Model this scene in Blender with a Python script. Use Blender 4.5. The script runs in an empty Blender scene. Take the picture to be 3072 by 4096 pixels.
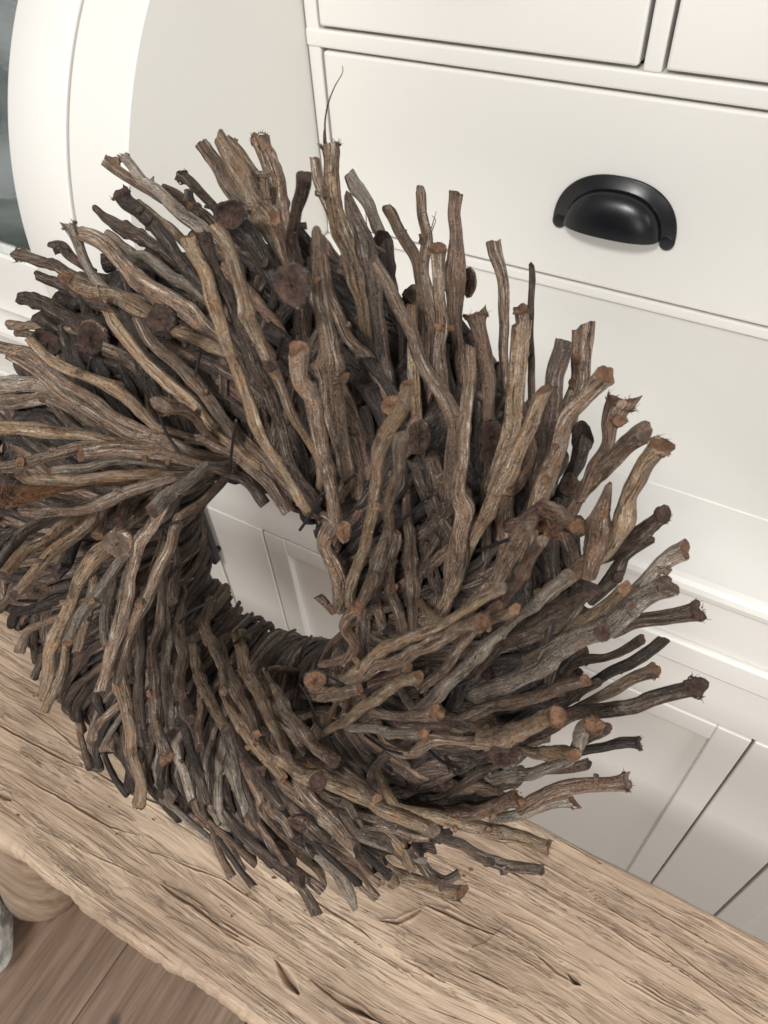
import bpy, math, random
import numpy as np
from mathutils import Vector, Matrix

SC = bpy.context.scene
COL = SC.collection
rng = np.random.default_rng(7)
random.seed(7)

# ------------------------------------------------------------------ camera
W, H, FPX = 3072.0, 4096.0, 3024.0            # photograph size, focal length in its pixels
YAW, PITCH, ROLL = np.radians([32.764, 48.304, -4.321])
FW = np.array([-math.sin(YAW)*math.cos(PITCH), math.cos(YAW)*math.cos(PITCH), -math.sin(PITCH)])
_r = np.array([math.cos(YAW), math.sin(YAW), 0.0]); _u = np.cross(_r, FW)
RT = math.cos(ROLL)*_r + math.sin(ROLL)*_u
UP = -math.sin(ROLL)*_r + math.cos(ROLL)*_u
cam = bpy.data.cameras.new("camera"); camo = bpy.data.objects.new("camera", cam); COL.objects.link(camo)
camo.matrix_world = Matrix([[RT[i], UP[i], -FW[i], 0.0] for i in range(3)] + [[0, 0, 0, 1]])
cam.sensor_fit = 'VERTICAL'; cam.sensor_height = 36.0; cam.lens = FPX/H*36.0
cam.clip_start = 0.02; cam.clip_end = 60
cam.dof.use_dof = True; cam.dof.focus_distance = 0.375; cam.dof.aperture_fstop = 26.0
SC.camera = camo

# ------------------------------------------------------------------ world, lamps, exposure
wd = bpy.data.worlds.new("World"); SC.world = wd; wd.use_nodes = True
bg = wd.node_tree.nodes['Background']; bg.inputs[0].default_value = (1.0, 0.985, 0.955, 1); bg.inputs[1].default_value = 0.42
def lamp(name, loc, target, sx, sy, power, col):
    l = bpy.data.lights.new(name, 'AREA'); l.shape = 'RECTANGLE'; l.size = sx; l.size_y = sy
    l.energy = power; l.color = col
    o = bpy.data.objects.new(name, l); COL.objects.link(o); o.location = loc
    o.rotation_euler = (Vector(target)-Vector(loc)).to_track_quat('-Z', 'Y').to_euler()
    return o
lamp("window_light", (-0.02, -1.05, 1.24), (-0.15, 0.25, -0.4), 0.50, 0.26, 34, (1.0, 0.975, 0.945))
lamp("front_fill", (0.35, -1.75, 0.10), (-0.1, 0.35, -0.5), 1.1, 0.7, 15, (1.0, 0.985, 0.96))  # unseen low fill lamp, added to brighten the cabinet fronts
lamp("side_fill", (2.1, -0.35, 0.75), (-0.3, 0.4, -0.3), 1.2, 1.2, 29, (1.0, 0.99, 0.97))  # unseen fill lamp on the right, added to lift the side panel
SC.view_settings.view_transform = 'Standard'; SC.view_settings.look = 'None'
SC.view_settings.exposure = -0.17; SC.view_settings.gamma = 1.0
SC.cycles.max_bounces = 6; SC.cycles.diffuse_bounces = 3; SC.cycles.use_denoising = True

# ------------------------------------------------------------------ pixel helpers (points on real surfaces)
def ray(x, y): return FW*FPX + RT*(x-W/2) - UP*(y-H/2)
def atZ(x, y, z): d = ray(x, y); return d*(z/d[2])

# ------------------------------------------------------------------ object helpers
def link(o, parent=None):
    COL.objects.link(o)
    if parent is not None: o.parent = parent
    return o
def mesh_obj(name, verts, faces, mats, parent=None, smooth=True, matidx=None, origin=None):
    me = bpy.data.meshes.new(name)
    v = np.asarray(verts, float)
    if origin is not None: v = v-np.asarray(origin, float)
    me.from_pydata(v.tolist(), [], faces)
    for m in (mats if isinstance(mats, (list, tuple)) else [mats]): me.materials.append(m)
    if matidx is not None: me.polygons.foreach_set('material_index', matidx)
    if smooth: me.polygons.foreach_set('use_smooth', [True]*len(me.polygons))
    me.update()
    o = bpy.data.objects.new(name, me)
    if origin is not None: o.location = origin
    return link(o, parent)
def thing(name, label, cat, group=None, loc=(0, 0, 0)):
    o = bpy.data.objects.new(name, None); o.empty_display_size = 0.05; o.location = loc
    o['label'] = label; o['category'] = cat
    if group: o['group'] = group
    return link(o)
def structure(o): o['kind'] = 'structure'; return o
def box(name, x0, x1, y0, y1, z0, z1, mat, parent=None, bev=0.0015, seg=2, label=None):
    import bmesh
    bm = bmesh.new(); bmesh.ops.create_cube(bm, size=1)
    for v in bm.verts:
        v.co = Vector(((x0+x1)/2+v.co.x*(x1-x0), (y0+y1)/2+v.co.y*(y1-y0), (z0+z1)/2+v.co.z*(z1-z0)))
    if bev: bmesh.ops.bevel(bm, geom=bm.edges[:], offset=bev, segments=seg, affect='EDGES', profile=0.6)
    me = bpy.data.meshes.new(name); bm.to_mesh(me); bm.free(); me.materials.append(mat)
    me.polygons.foreach_set('use_smooth', [True]*len(me.polygons))
    o = bpy.data.objects.new(name, me); link(o, parent)
    md = o.modifiers.new('wn', 'WEIGHTED_NORMAL'); md.keep_sharp = True
    if label: o['label'] = label
    return o
def vnoise(x, y, seed):                       # smooth value noise on arrays
    r = np.random.default_rng(seed); g = r.random((256, 256))
    xi = np.floor(x).astype(int); yi = np.floor(y).astype(int); fx = x-xi; fy = y-yi
    fx = fx*fx*(3-2*fx); fy = fy*fy*(3-2*fy)
    a = g[xi % 256, yi % 256]; b = g[(xi+1) % 256, yi % 256]; c = g[xi % 256, (yi+1) % 256]; d = g[(xi+1) % 256, (yi+1) % 256]
    return (a*(1-fx)+b*fx)*(1-fy)+(c*(1-fx)+d*fx)*fy

# ------------------------------------------------------------------ materials
class NT:
    def __init__(s, name):
        s.m = bpy.data.materials.new(name); s.m.use_nodes = True; s.t = s.m.node_tree; s.b = s.t.nodes['Principled BSDF']
    def n(s, typ, **kw):
        q = s.t.nodes.new(typ)
        for k, v in kw.items():
            if k.startswith('i_'): q.inputs[k[2:].replace('_', ' ')].default_value = v
            else: setattr(q, k, v)
        return q
    def l(s, a, b): s.t.links.new(a, b)
    def noise(s, vec, scale, detail=3.0, rough=0.55, dist=0.0):
        q = s.n('ShaderNodeTexNoise'); q.inputs['Scale'].default_value = scale; q.inputs['Detail'].default_value = detail
        q.inputs['Roughness'].default_value = rough; q.inputs['Distortion'].default_value = dist
        if vec is not None: s.l(vec, q.inputs['Vector'])
        return q.outputs[0]
    def mapping(s, vec, scale, loc=(0, 0, 0), rot=(0, 0, 0)):
        q = s.n('ShaderNodeMapping'); q.inputs['Scale'].default_value = scale; q.inputs['Location'].default_value = loc; q.inputs['Rotation'].default_value = rot
        s.l(vec, q.inputs['Vector']); return q.outputs[0]
    def ramp(s, fac, stops):
        q = s.n('ShaderNodeValToRGB'); e = q.color_ramp.elements
        while len(e) < len(stops): e.new(0.5)
        for k, (p, c) in enumerate(stops): e[k].position = p; e[k].color = (*c, 1) if len(c) == 3 else c
        s.l(fac, q.inputs[0]); return q.outputs[0]
    def mix(s, fac, a, b, mode='MIX'):
        q = s.n('ShaderNodeMix', data_type='RGBA', blend_type=mode)
        for sock, v in ((q.inputs[0], fac), (q.inputs[6], a), (q.inputs[7], b)):
            if isinstance(v, (int, float)): sock.default_value = v
            elif isinstance(v, tuple): sock.default_value = (*v, 1)
            else: s.l(v, sock)
        return q.outputs[2]
    def math(s, op, a, b=None):
        q = s.n('ShaderNodeMath', operation=op)
        for k, v in enumerate((a, b)):
            if v is None: continue
            if isinstance(v, (int, float)): q.inputs[k].default_value = v
            else: s.l(v, q.inputs[k])
        return q.outputs[0]
    def bump(s, hgt, strength, dist=0.001, normal=None):
        q = s.n('ShaderNodeBump'); q.inputs['Strength'].default_value = strength; q.inputs['Distance'].default_value = dist
        s.l(hgt, q.inputs['Height'])
        if normal is not None: s.l(normal, q.inputs['Normal'])
        return q.outputs[0]

def stick_mat(name, dark, mid, light, warm, scuff=0.6, rough=0.66):
    """dry bark: long streaks, stained patches, pale scuffs; 'sc' = (cos, sin, metres along) per vertex"""
    t = NT(name); at = t.n('ShaderNodeAttribute', attribute_name='sc').outputs['Vector']
    oi = t.n('ShaderNodeObjectInfo'); rnd = oi.outputs['Random']
    off = t.n('ShaderNodeCombineXYZ'); t.l(t.math('MULTIPLY', rnd, 37.0), off.inputs[2]); t.l(t.math('MULTIPLY', rnd, 11.0), off.inputs[0])
    vv = t.n('ShaderNodeVectorMath', operation='ADD'); t.l(at, vv.inputs[0]); t.l(off.outputs[0], vv.inputs[1]); v = vv.outputs[0]
    st = t.noise(t.mapping(v, (1, 1, 2.0)), 4.2, 5, 0.62, 0.3)          # streaks along the stick
    fine = t.noise(t.mapping(v, (1, 1, 4.0)), 11.0, 3, 0.6)
    blot = t.noise(t.mapping(v, (0.6, 0.6, 26)), 1.5, 3, 0.6, 0.4)    # stains
    f = t.math('ADD', t.math('MULTIPLY', st, 0.55), t.math('MULTIPLY', fine, 0.45))
    c = t.ramp(f, [(0.37, dark), (0.43, mid), (0.51, mid), (0.61, light)])
    c = t.mix(t.ramp(blot, [(0.44, (0, 0, 0)), (0.60, (1, 1, 1))]), c, t.mix(0.62, c, warm))
    cr1 = t.noise(t.mapping(v, (1, 1, 1.3), (3, 1, 4)), 5.0, 3, 0.5, 0.5)
    crv = t.ramp(t.math('ABSOLUTE', t.math('SUBTRACT', cr1, 0.5)), [(0.0, (1, 1, 1)), (0.035, (0, 0, 0))])
    cr2 = t.noise(t.mapping(v, (1, 1, 6), (8, 2, 4)), 2.0, 1, 0.5)
    crv = t.math('MULTIPLY', crv, t.ramp(cr2, [(0.40, (0, 0, 0)), (0.55, (1, 1, 1))]))
    c = t.mix(t.math('MULTIPLY', crv, 0.85), c, tuple(x*0.45 for x in dark))
    blot2 = t.noise(t.mapping(v, (0.8, 0.8, 20), (5, 3, 9)), 1.7, 2, 0.5)
    c = t.mix(t.ramp(blot2, [(0.54, (0, 0, 0)), (0.70, (0.75, 0.75, 0.75))]), c, t.mix(0.7, c, dark))
    sc = t.noise(t.mapping(v, (1.3, 1.3, 90)), 5.5, 2, 0.5)
    sc2 = t.noise(t.mapping(v, (1, 1, 30), (2, 7, 1)), 1.3, 1, 0.5)
    scm = t.math('MULTIPLY', t.ramp(sc, [(0.60, (0, 0, 0)), (0.68, (1, 1, 1))]), t.ramp(sc2, [(0.5, (0, 0, 0)), (0.65, (1, 1, 1))]))
    c = t.mix(t.math('MULTIPLY', scm, scuff), c, (0.46, 0.41, 0.36))
    br = t.n('ShaderNodeHueSaturation'); t.l(c, br.inputs['Color']); t.l(t.math('ADD', t.math('MULTIPLY', rnd, 0.55), 0.72), br.inputs['Value'])
    t.l(br.outputs[0], t.b.inputs['Base Color']); t.b.inputs['Roughness'].default_value = rough
    t.b.inputs['Specular IOR Level'].default_value = 0.5
    hgt = t.math('SUBTRACT', t.math('ADD', t.math('MULTIPLY', st, 1.0), t.math('MULTIPLY', fine, 0.8)), t.math('MULTIPLY', crv, 0.5))
    nb = t.bump(hgt, 1.0, 0.0034)
    pit = t.noise(t.mapping(v, (1, 1, 22)), 7.0, 3, 0.65)
    t.l(t.bump(pit, 0.8, 0.0016, nb), t.b.inputs['Normal'])
    return t.m
SM = {
 'g': stick_mat('bark_grey_brown', (0.038, 0.026, 0.020), (0.240, 0.170, 0.125), (0.68, 0.55, 0.435), (0.285, 0.165, 0.094)),
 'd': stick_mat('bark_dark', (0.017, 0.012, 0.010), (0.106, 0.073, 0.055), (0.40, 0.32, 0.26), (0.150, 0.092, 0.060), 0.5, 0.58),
 't': stick_mat('bark_tan', (0.070, 0.045, 0.029), (0.350, 0.248, 0.165), (0.70, 0.57, 0.43), (0.42, 0.245, 0.125)),
 'r': stick_mat('bark_reddish', (0.046, 0.029, 0.022), (0.225, 0.146, 0.106), (0.52, 0.39, 0.30), (0.26, 0.142, 0.086), 0.5),
 'w': stick_mat('bark_pale', (0.070, 0.055, 0.046), (0.360, 0.295, 0.242), (0.72, 0.65, 0.56), (0.34, 0.245, 0.17), 0.9),
 'o': stick_mat('fibre_orange', (0.10, 0.046, 0.024), (0.34, 0.170, 0.085), (0.55, 0.33, 0.18), (0.38, 0.17, 0.072), 0.2),
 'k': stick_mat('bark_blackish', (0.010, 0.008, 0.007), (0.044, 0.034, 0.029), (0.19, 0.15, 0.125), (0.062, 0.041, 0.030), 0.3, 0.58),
}
def cut_mat(name, a, b):
    t = NT(name); g = t.n('ShaderNodeTexCoord').outputs['Object']
    n1 = t.noise(g, 900, 4, 0.7); n2 = t.noise(g, 260, 2)
    c = t.mix(t.ramp(n2, [(0.4, (0, 0, 0)), (0.65, (1, 1, 1))]), t.ramp(n1, [(0.3, a), (0.65, b)]), a)
    t.l(c, t.b.inputs['Base Color']); t.b.inputs['Roughness'].default_value = 0.9
    t.l(t.bump(n1, 1.0, 0.002), t.b.inputs['Normal']); return t.m
CUT = cut_mat('cut_wood', (0.135, 0.066, 0.034), (0.345, 0.195, 0.112))
CUTG = cut_mat('cut_wood_grey', (0.10, 0.068, 0.048), (0.27, 0.19, 0.14))
CUTD = cut_mat('cut_wood_dark', (0.045, 0.026, 0.020), (0.15, 0.085, 0.06))
FIB = cut_mat('frayed_fibres', (0.12, 0.058, 0.033), (0.30, 0.165, 0.095))
FIBD = cut_mat('frayed_fibres_dark', (0.05, 0.03, 0.022), (0.16, 0.09, 0.06))

def paint_mat():
    t = NT('cream_paint'); g = t.n('ShaderNodeTexCoord').outputs['Object']
    n1 = t.noise(g, 2.2, 3); n2 = t.noise(g, 60, 3)
    c = t.mix(t.ramp(n1, [(0.35, (0, 0, 0)), (0.7, (1, 1, 1))]), (0.82, 0.805, 0.768), (0.806, 0.788, 0.742))
    t.l(c, t.b.inputs['Base Color']); t.b.inputs['Roughness'].default_value = 0.42
    t.l(t.bump(t.noise(t.mapping(g, (20, 60, 60)), 6, 3), 0.12, 0.0006), t.b.inputs['Normal'])
    return t.m
PAINT = paint_mat()
def simple(name, col, rough=0.5, metal=0.0, nscale=0, bump=0.0):
    t = NT(name); t.b.inputs['Roughness'].default_value = rough; t.b.inputs['Metallic'].default_value = metal
    g = t.n('ShaderNodeTexCoord').outputs['Object']; n1 = t.noise(g, nscale or 40, 3)
    t.l(t.ramp(n1, [(0.3, tuple(x*0.82 for x in col)), (0.7, tuple(min(1, x*1.12) for x in col))]), t.b.inputs['Base Color'])
    if bump: t.l(t.bump(n1, bump, 0.001), t.b.inputs['Normal'])
    return t.m
BLACK = simple('black_enamel', (0.005, 0.005, 0.008), 0.30, 0.0, 300, 0.04)
TWINE = simple('black_twine', (0.022, 0.022, 0.025), 0.42, 0.0, 700, 0.5)
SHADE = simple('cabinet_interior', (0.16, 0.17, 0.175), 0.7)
def glass_mat():
    t = NT('cabinet_glass'); t.b.inputs['Base Color'].default_value = (0.80, 0.88, 0.88, 1); t.b.inputs['Roughness'].default_value = 0.03
    t.b.inputs['Transmission Weight'].default_value = 1.0; t.b.inputs['IOR'].default_value = 1.45; return t.m
GLASS = glass_mat()
def wrap_mat():
    t = NT('grey_wrap'); g = t.n('ShaderNodeTexCoord').outputs['Object']
    n1 = t.noise(g, 9, 4, 0.6, 0.8)
    t.l(t.ramp(n1, [(0.3, (0.20, 0.22, 0.23)), (0.7, (0.46, 0.50, 0.51))]), t.b.inputs['Base Color']); t.b.inputs['Roughness'].default_value = 0.28
    return t.m
WRAP = wrap_mat()
def bench_mat():
    t = NT('weathered_elm'); g = t.n('ShaderNodeTexCoord').outputs['Object']
    dirt = t.n('ShaderNodeAttribute', attribute_name='dirt').outputs['Fac']
    warp = t.n('ShaderNodeVectorMath', operation='ADD'); wn = t.n('ShaderNodeTexNoise'); wn.inputs['Scale'].default_value = 5; t.l(g, wn.inputs['Vector'])
    ws = t.n('ShaderNodeVectorMath', operation='SCALE'); ws.inputs['Scale'].default_value = 0.03; t.l(wn.outputs[1], ws.inputs[0])
    t.l(g, warp.inputs[0]); t.l(ws.outputs[0], warp.inputs[1]); v = warp.outputs[0]
    a = t.noise(t.mapping(v, (2.2, 46, 30)), 2.4, 7, 0.62)
    b = t.noise(t.mapping(v, (7, 210, 60)), 2.2, 5, 0.62)
    big = t.noise(g, 7.5, 4, 0.6)
    f = t.math('ADD', t.math('MULTIPLY', a, 0.5), t.math('MULTIPLY', b, 0.5))
    c = t.ramp(f, [(0.25, (0.41, 0.288, 0.198)), (0.43, (0.465, 0.338, 0.240)), (0.57, (0.500, 0.372, 0.268)), (0.74, (0.565, 0.435, 0.328))])
    c = t.mix(t.ramp(big, [(0.40, (0, 0, 0)), (0.62, (0.9, 0.9, 0.9))]), c, t.mix(0.7, c, (0.325, 0.232, 0.168)))
    pale = t.noise(t.mapping(g, (1, 2.5, 1), (3, 5, 1)), 6.0, 3, 0.6)
    c = t.mix(t.ramp(pale, [(0.52, (0, 0, 0)), (0.68, (0.7, 0.7, 0.7))]), c, (0.60, 0.465, 0.335))
    fl = t.noise(t.mapping(v, (30, 200, 60)), 2.5, 3, 0.6)
    c = t.mix(t.ramp(fl, [(0.60, (0, 0, 0)), (0.72, (0.5, 0.5, 0.5))]), c, (0.66, 0.55, 0.43))
    crv = None
    for sc_, sg, th_, off_ in (((1.6, 42, 20), 2.2, 0.022, (1, 2, 3)), ((3.5, 105, 40), 2.0, 0.026, (4, 1, 7)), ((9, 230, 90), 2.0, 0.035, (2, 9, 5))):
        q = t.noise(t.mapping(v, sc_, off_), sg, 3, 0.55, 0.25); q = t.ramp(t.math('ABSOLUTE', t.math('SUBTRACT', q, 0.5)), [(0.0, (1, 1, 1)), (th_, (0, 0, 0))])
        gate = t.noise(t.mapping(v, (6, 22, 10), off_), 2.0, 2, 0.5); q = t.math('MULTIPLY', q, t.ramp(gate, [(0.47, (0, 0, 0)), (0.60, (1, 1, 1))]))
        crv = q if crv is None else t.math('MAXIMUM', crv, q)
    c = t.mix(t.math('MULTIPLY', crv, 0.14), c, (0.19, 0.125, 0.078))
    c = t.mix(t.math('MULTIPLY', dirt, 0.62), c, (0.13, 0.082, 0.05))
    t.l(c, t.b.inputs['Base Color']); t.b.inputs['Roughness'].default_value = 0.74; t.b.inputs['Specular IOR Level'].default_value = 0.3
    nb = t.bump(t.math('SUBTRACT', f, t.math('MULTIPLY', crv, 0.35)), 1.0, 0.0020)
    t.l(t.bump(fl, 0.7, 0.0010, nb), t.b.inputs['Normal']); return t.m
ELM = bench_mat()
def leg_mat():
    t = NT('bench_leg_wood'); g = t.n('ShaderNodeTexCoord').outputs['Object']
    a = t.noise(t.mapping(g, (40, 40, 3)), 2.0, 6, 0.62, 0.2); b = t.noise(g, 14, 3)
    c = t.ramp(a, [(0.33, (0.20, 0.135, 0.09)), (0.5, (0.36, 0.26, 0.18)), (0.68, (0.50, 0.385, 0.28))])
    c = t.mix(t.ramp(b, [(0.45, (0, 0, 0)), (0.65, (0.6, 0.6, 0.6))]), c, (0.30, 0.215, 0.15))
    t.l(c, t.b.inputs['Base Color']); t.b.inputs['Roughness'].default_value = 0.6
    t.l(t.bump(a, 0.35, 0.0015), t.b.inputs['Normal']); return t.m
LEGM = leg_mat()
def floor_mat():
    t = NT('floor_oak'); g = t.n('ShaderNodeTexCoord').outputs['Object']
    rnd = t.n('ShaderNodeObjectInfo').outputs['Random']
    off = t.n('ShaderNodeCombineXYZ'); t.l(t.math('MULTIPLY', rnd, 9.0), off.inputs[0]); t.l(t.math('MULTIPLY', rnd, 3.0), off.inputs[1])
    vv = t.n('ShaderNodeVectorMath', operation='ADD'); t.l(g, vv.inputs[0]); t.l(off.outputs[0], vv.inputs[1]); v = vv.outputs[0]
    a = t.noise(t.mapping(v, (26, 1.7, 1)), 2.4, 6, 0.65, 0.5); b = t.noise(t.mapping(v, (120, 6, 1)), 2.0, 3, 0.6)
    f = t.math('ADD', t.math('MULTIPLY', a, 0.65), t.math('MULTIPLY', b, 0.35))
    c = t.ramp(f, [(0.34, (0.125, 0.078, 0.050)), (0.5, (0.210, 0.140, 0.096)), (0.66, (0.31, 0.220, 0.160))])
    kn = t.noise(t.mapping(v, (9, 5, 1)), 2.2, 0, 0.3)
    c = t.mix(t.ramp(kn, [(0.745, (0, 0, 0)), (0.78, (1, 1, 1))]), c, (0.055, 0.037, 0.028))
    t.l(c, t.b.inputs['Base Color']); t.b.inputs['Roughness'].default_value = 0.5
    t.l(t.bump(f, 0.4, 0.001), t.b.inputs['Normal']); return t.m
OAK = floor_mat()
# ================================================================== floor
ZF, ZB = -1.0, -0.5                                   # floor and bench-top heights (camera at the origin)
fl = structure(mesh_obj('floor', [(-3, -2.4, ZF-0.012), (3, -2.4, ZF-0.012), (3, 2.2, ZF-0.012), (-3, 2.2, ZF-0.012)], [(0, 1, 2, 3)], simple('floor_joint', (0.09, 0.062, 0.046), 0.9), smooth=False))
for i in range(17):
    x0 = -1.62+i*0.172
    box('plank', x0+0.0004, x0+0.1716, -2.2+0.37*(i % 3), 2.0, ZF-0.011, ZF+0.0006*((i*7) % 3), OAK, fl, 0.0015, 1)

# ================================================================== bench
bench = thing('bench', 'narrow weathered elm bench with a cracked slab top under the wreath', 'bench', loc=(-0.05, 0.1, ZF))
BL = (-0.05, 0.1, ZF)
def px7(x, y): return (x*0.9259, 3000+y*0.9259)
def px8(x, y): return (1300+x*1.0681, 3000+y*1.0681)
CR = [  # cracks seen in the slab: polyline, half width (m), depth (m)
 ([px7(*p) for p in ((95, 115), (320, 232), (480, 322), (650, 372))], 0.0016, 0.004),
 ([px7(*p) for p in ((345, 15), (420, 85), (560, 165), (830, 275), (1010, 420))], 0.0024, 0.006),
 ([px7(*p) for p in ((700, 575), (760, 615), (835, 655), (930, 735), (1030, 800))], 0.0020, 0.005),
 ([px7(*p) for p in ((1345, 985), (1480, 1085), (1660, 1190))], 0.0022, 0.006),
 ([px7(*p) for p in ((1190, 905), (1245, 985), (1290, 1040))], 0.0052, 0.010),
 ([px7(*p) for p in ((0, 190), (55, 222))], 0.003, 0.006),
 ([px7(*p) for p in ((560, 395), (760, 470), (960, 545), (1180, 690))], 0.0011, 0.003),
 ([px7(*p) for p in ((150, 330), (420, 455), (640, 560))], 0.0009, 0.0025),
 ([px7(*p) for p in ((1120, 470), (1300, 600), (1560, 770), (1650, 850))], 0.0014, 0.004),
 ([px8(*p) for p in ((380, 582), (500, 640), (625, 702))], 0.0022, 0.005),
 ([px8(*p) for p in ((540, 840), (600, 872), (680, 912))], 0.0018, 0.004),
 ([px8(*p) for p in ((770, 770), (860, 840), (940, 890))], 0.0016, 0.004),
 ([px8(*p) for p in ((905, 850), (950, 885))], 0.0042, 0.009),
 ([px8(*p) for p in ((1000, 560), (1250, 705), (1440, 850), (1659, 1000))], 0.0012, 0.004),
 ([px8(*p) for p in ((1060, 505), (1300, 640), (1659, 850))], 0.0010, 0.003),
 ([px8(*p) for p in ((0, 880), (90, 945), (230, 1040))], 0.0019, 0.005),
 ([px8(*p) for p in ((80, 690), (190, 765), (330, 850))], 0.0011, 0.003),
 ([px8(*p) for p in ((1280, 790), (1480, 930), (1640, 1050))], 0.0008, 0.0025),
 ([px8(*p) for p in ((210, 640), (270, 650), (330, 620), (362, 598))], 0.0016, 0.004),
 ([(0, 2405), (105, 2450), (200, 2500)], 0.0012, 0.003),
 ([(0, 2900), (60, 2935), (190, 3000), (330, 3060)], 0.0022, 0.005),
]
for _ in range(110):                                   # hairline checks along the grain
    x_ = rng.uniform(-0.62, 0.28); y_ = rng.uniform(0.006, 0.182); l_ = rng.uniform(0.010, 0.060)*rng.choice([1, 1, 1.8])
    sl = rng.normal()*0.035
    CR.append(([(x_, y_), (x_+l_*0.5, y_+l_*0.5*sl+rng.normal()*0.0006), (x_+l_, y_+l_*sl)], rng.uniform(0.0006, 0.0014), rng.uniform(0.0012, 0.0032), 1))
def build_bench():
    nx, x0, x1 = 1250, -0.72, 0.30
    xs = np.concatenate([[-0.86, -0.78], np.linspace(x0, x1, nx), [0.45, 0.8]])
    yt = np.linspace(0.187, 0.0, 400)                 # top, back to front
    X, Y = np.meshgrid(xs, yt, indexing='ij')
    front = 0.0078+0.0032*(vnoise(X*9, X*0, 3)-0.5)+0.0022*(vnoise(X*33, X*0, 4)-0.5)+0.0020*(vnoise(X*120, X*0, 5)-0.5)+0.0010*(vnoise(X*310, X*0, 7)-0.5)
    back = 0.187+0.003*(vnoise(X*7, X*0, 6)-0.5)+0.0012*(vnoise(X*60, X*0, 8)-0.5)
    Y = front+(Y/0.187)*(back-front)
    wy = Y+0.010*(vnoise(X*5.0, Y*9, 11)-0.5)+0.004*(vnoise(X*16, Y*22, 12)-0.5)
    g1 = vnoise(X*8, wy*150, 21); g2 = vnoise(X*24, wy*380, 22); g3 = vnoise(X*3, wy*52, 23)
    rid = np.abs(vnoise(X*5, wy*120, 24)-0.5)*2
    hgt = 0.0009*(g1-0.5)+0.0005*(g2-0.5)+0.0030*(g3-0.5)-0.0013*np.clip(0.10-rid, 0, 1)/0.10*np.clip((vnoise(X*4, wy*20, 25)-0.5)*6, 0, 1)
    steps = vnoise(X*2.2, wy*34, 26); hgt += 0.0026*(np.clip((steps-0.5)*9, -0.5, 0.5))
    # raised grain: long terraces that break off sharply on one side
    for fx, fy, k_, am, sd in ((2.0, 24, 4.0, 0.0017, 27), (4.5, 60, 3.0, 0.0011, 28), (12, 130, 2.5, 0.0007, 29)):
        q = vnoise(X*fx, wy*fy, sd)*k_+vnoise(X*fx*3.1, wy*fy*2.2, sd+30)*0.45; q = q-np.floor(q)
        on = np.clip((vnoise(X*fx*0.9+5, wy*fy*0.5, sd+60)-0.36)*5, 0, 1)
        hgt += am*on*(q-0.5)*np.clip((1-q)*14, 0, 1)
    # short flaky tear-outs, stronger on the left and along the front edge
    tear = vnoise(X*46+vnoise(X*20, Y*30, 31)*3, wy*170, 32)
    tw = np.clip((-0.12-X)/0.35, 0, 1)*0.8+np.clip((0.035-Y)/0.03, 0, 1)*0.8+0.15
    hgt += 0.0018*(tear-0.5)*tw
    dirt = np.clip((0.08-rid)/0.08, 0, 1)*0.35*np.clip((vnoise(X*6, wy*20, 25)-0.5)*6, 0, 1)
    for pts, wid, dep, *world in CR:
        q = np.array(pts if world else [atZ(a, b, ZB)[:2] for a, b in pts])
        dmin = np.full(X.shape, 9.0); tt = np.zeros(X.shape)
        L = len(q)-1
        lo, hi = q.min(0)-0.03, q.max(0)+0.03
        sel = (X > lo[0]) & (X < hi[0]) & (Y > lo[1]) & (Y < hi[1])
        px, py = X[sel], Y[sel]+0.0050*(vnoise(X[sel]*22, Y[sel]*12, 43)-0.5)+0.0007*(vnoise(X[sel]*160, Y[sel]*30, 44)-0.5)
        d_ = np.full(px.shape, 9.0); t_ = np.zeros(px.shape)
        for k in range(L):
            a, b = q[k], q[k+1]; ab = b-a; s = np.clip(((px-a[0])*ab[0]+(py-a[1])*ab[1])/(ab@ab), 0, 1)
            dd = np.hypot(px-a[0]-s*ab[0], (py-a[1]-s*ab[1]))
            m = dd < d_; d_ = np.where(m, dd, d_); t_ = np.where(m, (k+s)/L, t_)
        w = wid*0.40*(0.25+0.75*np.sin(np.pi*np.clip(t_, 0.02, 0.98)))*(0.35+1.3*vnoise(px*70, py*70, 41))+1e-5
        prof = np.exp(-(d_/w)**2*1.4)
        hgt[sel] -= 0.5*dep*prof; dirt[sel] = np.maximum(dirt[sel], prof*0.6)
        hgt[sel] += 0.0010*np.exp(-((d_-w*1.9)/w)**2)
    r = 0.012                                          # worn rounding towards front and back edges
    ef = np.clip((r-(Y-front))/r, 0, 1); eb = np.clip((r*0.5-(back-Y))/(r*0.5), 0, 1)
    Z = ZB+hgt-0.011*(1-np.sqrt(np.clip(1-ef**2, 0, 1)))-0.005*(1-np.sqrt(np.clip(1-eb**2, 0, 1)))
    cols_y = [back[:, 0]-0.02, back[:, 0]+0.001*0]+[Y[:, j] for j in range(Y.shape[1])]
    cols_z = [np.full(len(xs), ZB-0.058), np.full(len(xs), ZB-0.05)]+[Z[:, j] for j in range(Z.shape[1])]
    cols_d = [np.zeros(len(xs))]*2+[dirt[:, j] for j in range(Z.shape[1])]
    fy = Y[:, -1]
    for dz, dy in ((0.017, -0.0006), (0.026, 0.0004), (0.038, 0.002), (0.050, 0.006), (0.058, 0.016)):
        n_ = vnoise(xs*60, xs*0+dz*900, 51)-0.5
        cols_y.append(fy+dy+0.0025*n_); cols_z.append(np.full(len(xs), ZB-dz)); cols_d.append(np.clip(-n_, 0, 1)*0.4)
    cy = np.array(cols_y).T; cz = np.array(cols_z).T; cd = np.array(cols_d).T
    n, m = cy.shape
    V = np.stack([np.repeat(xs[:, None], m, 1), cy, cz], -1).reshape(-1, 3)-np.array(BL)
    i, j = np.meshgrid(np.arange(n-1), np.arange(m), indexing='ij'); jn = (j+1) % m
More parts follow.
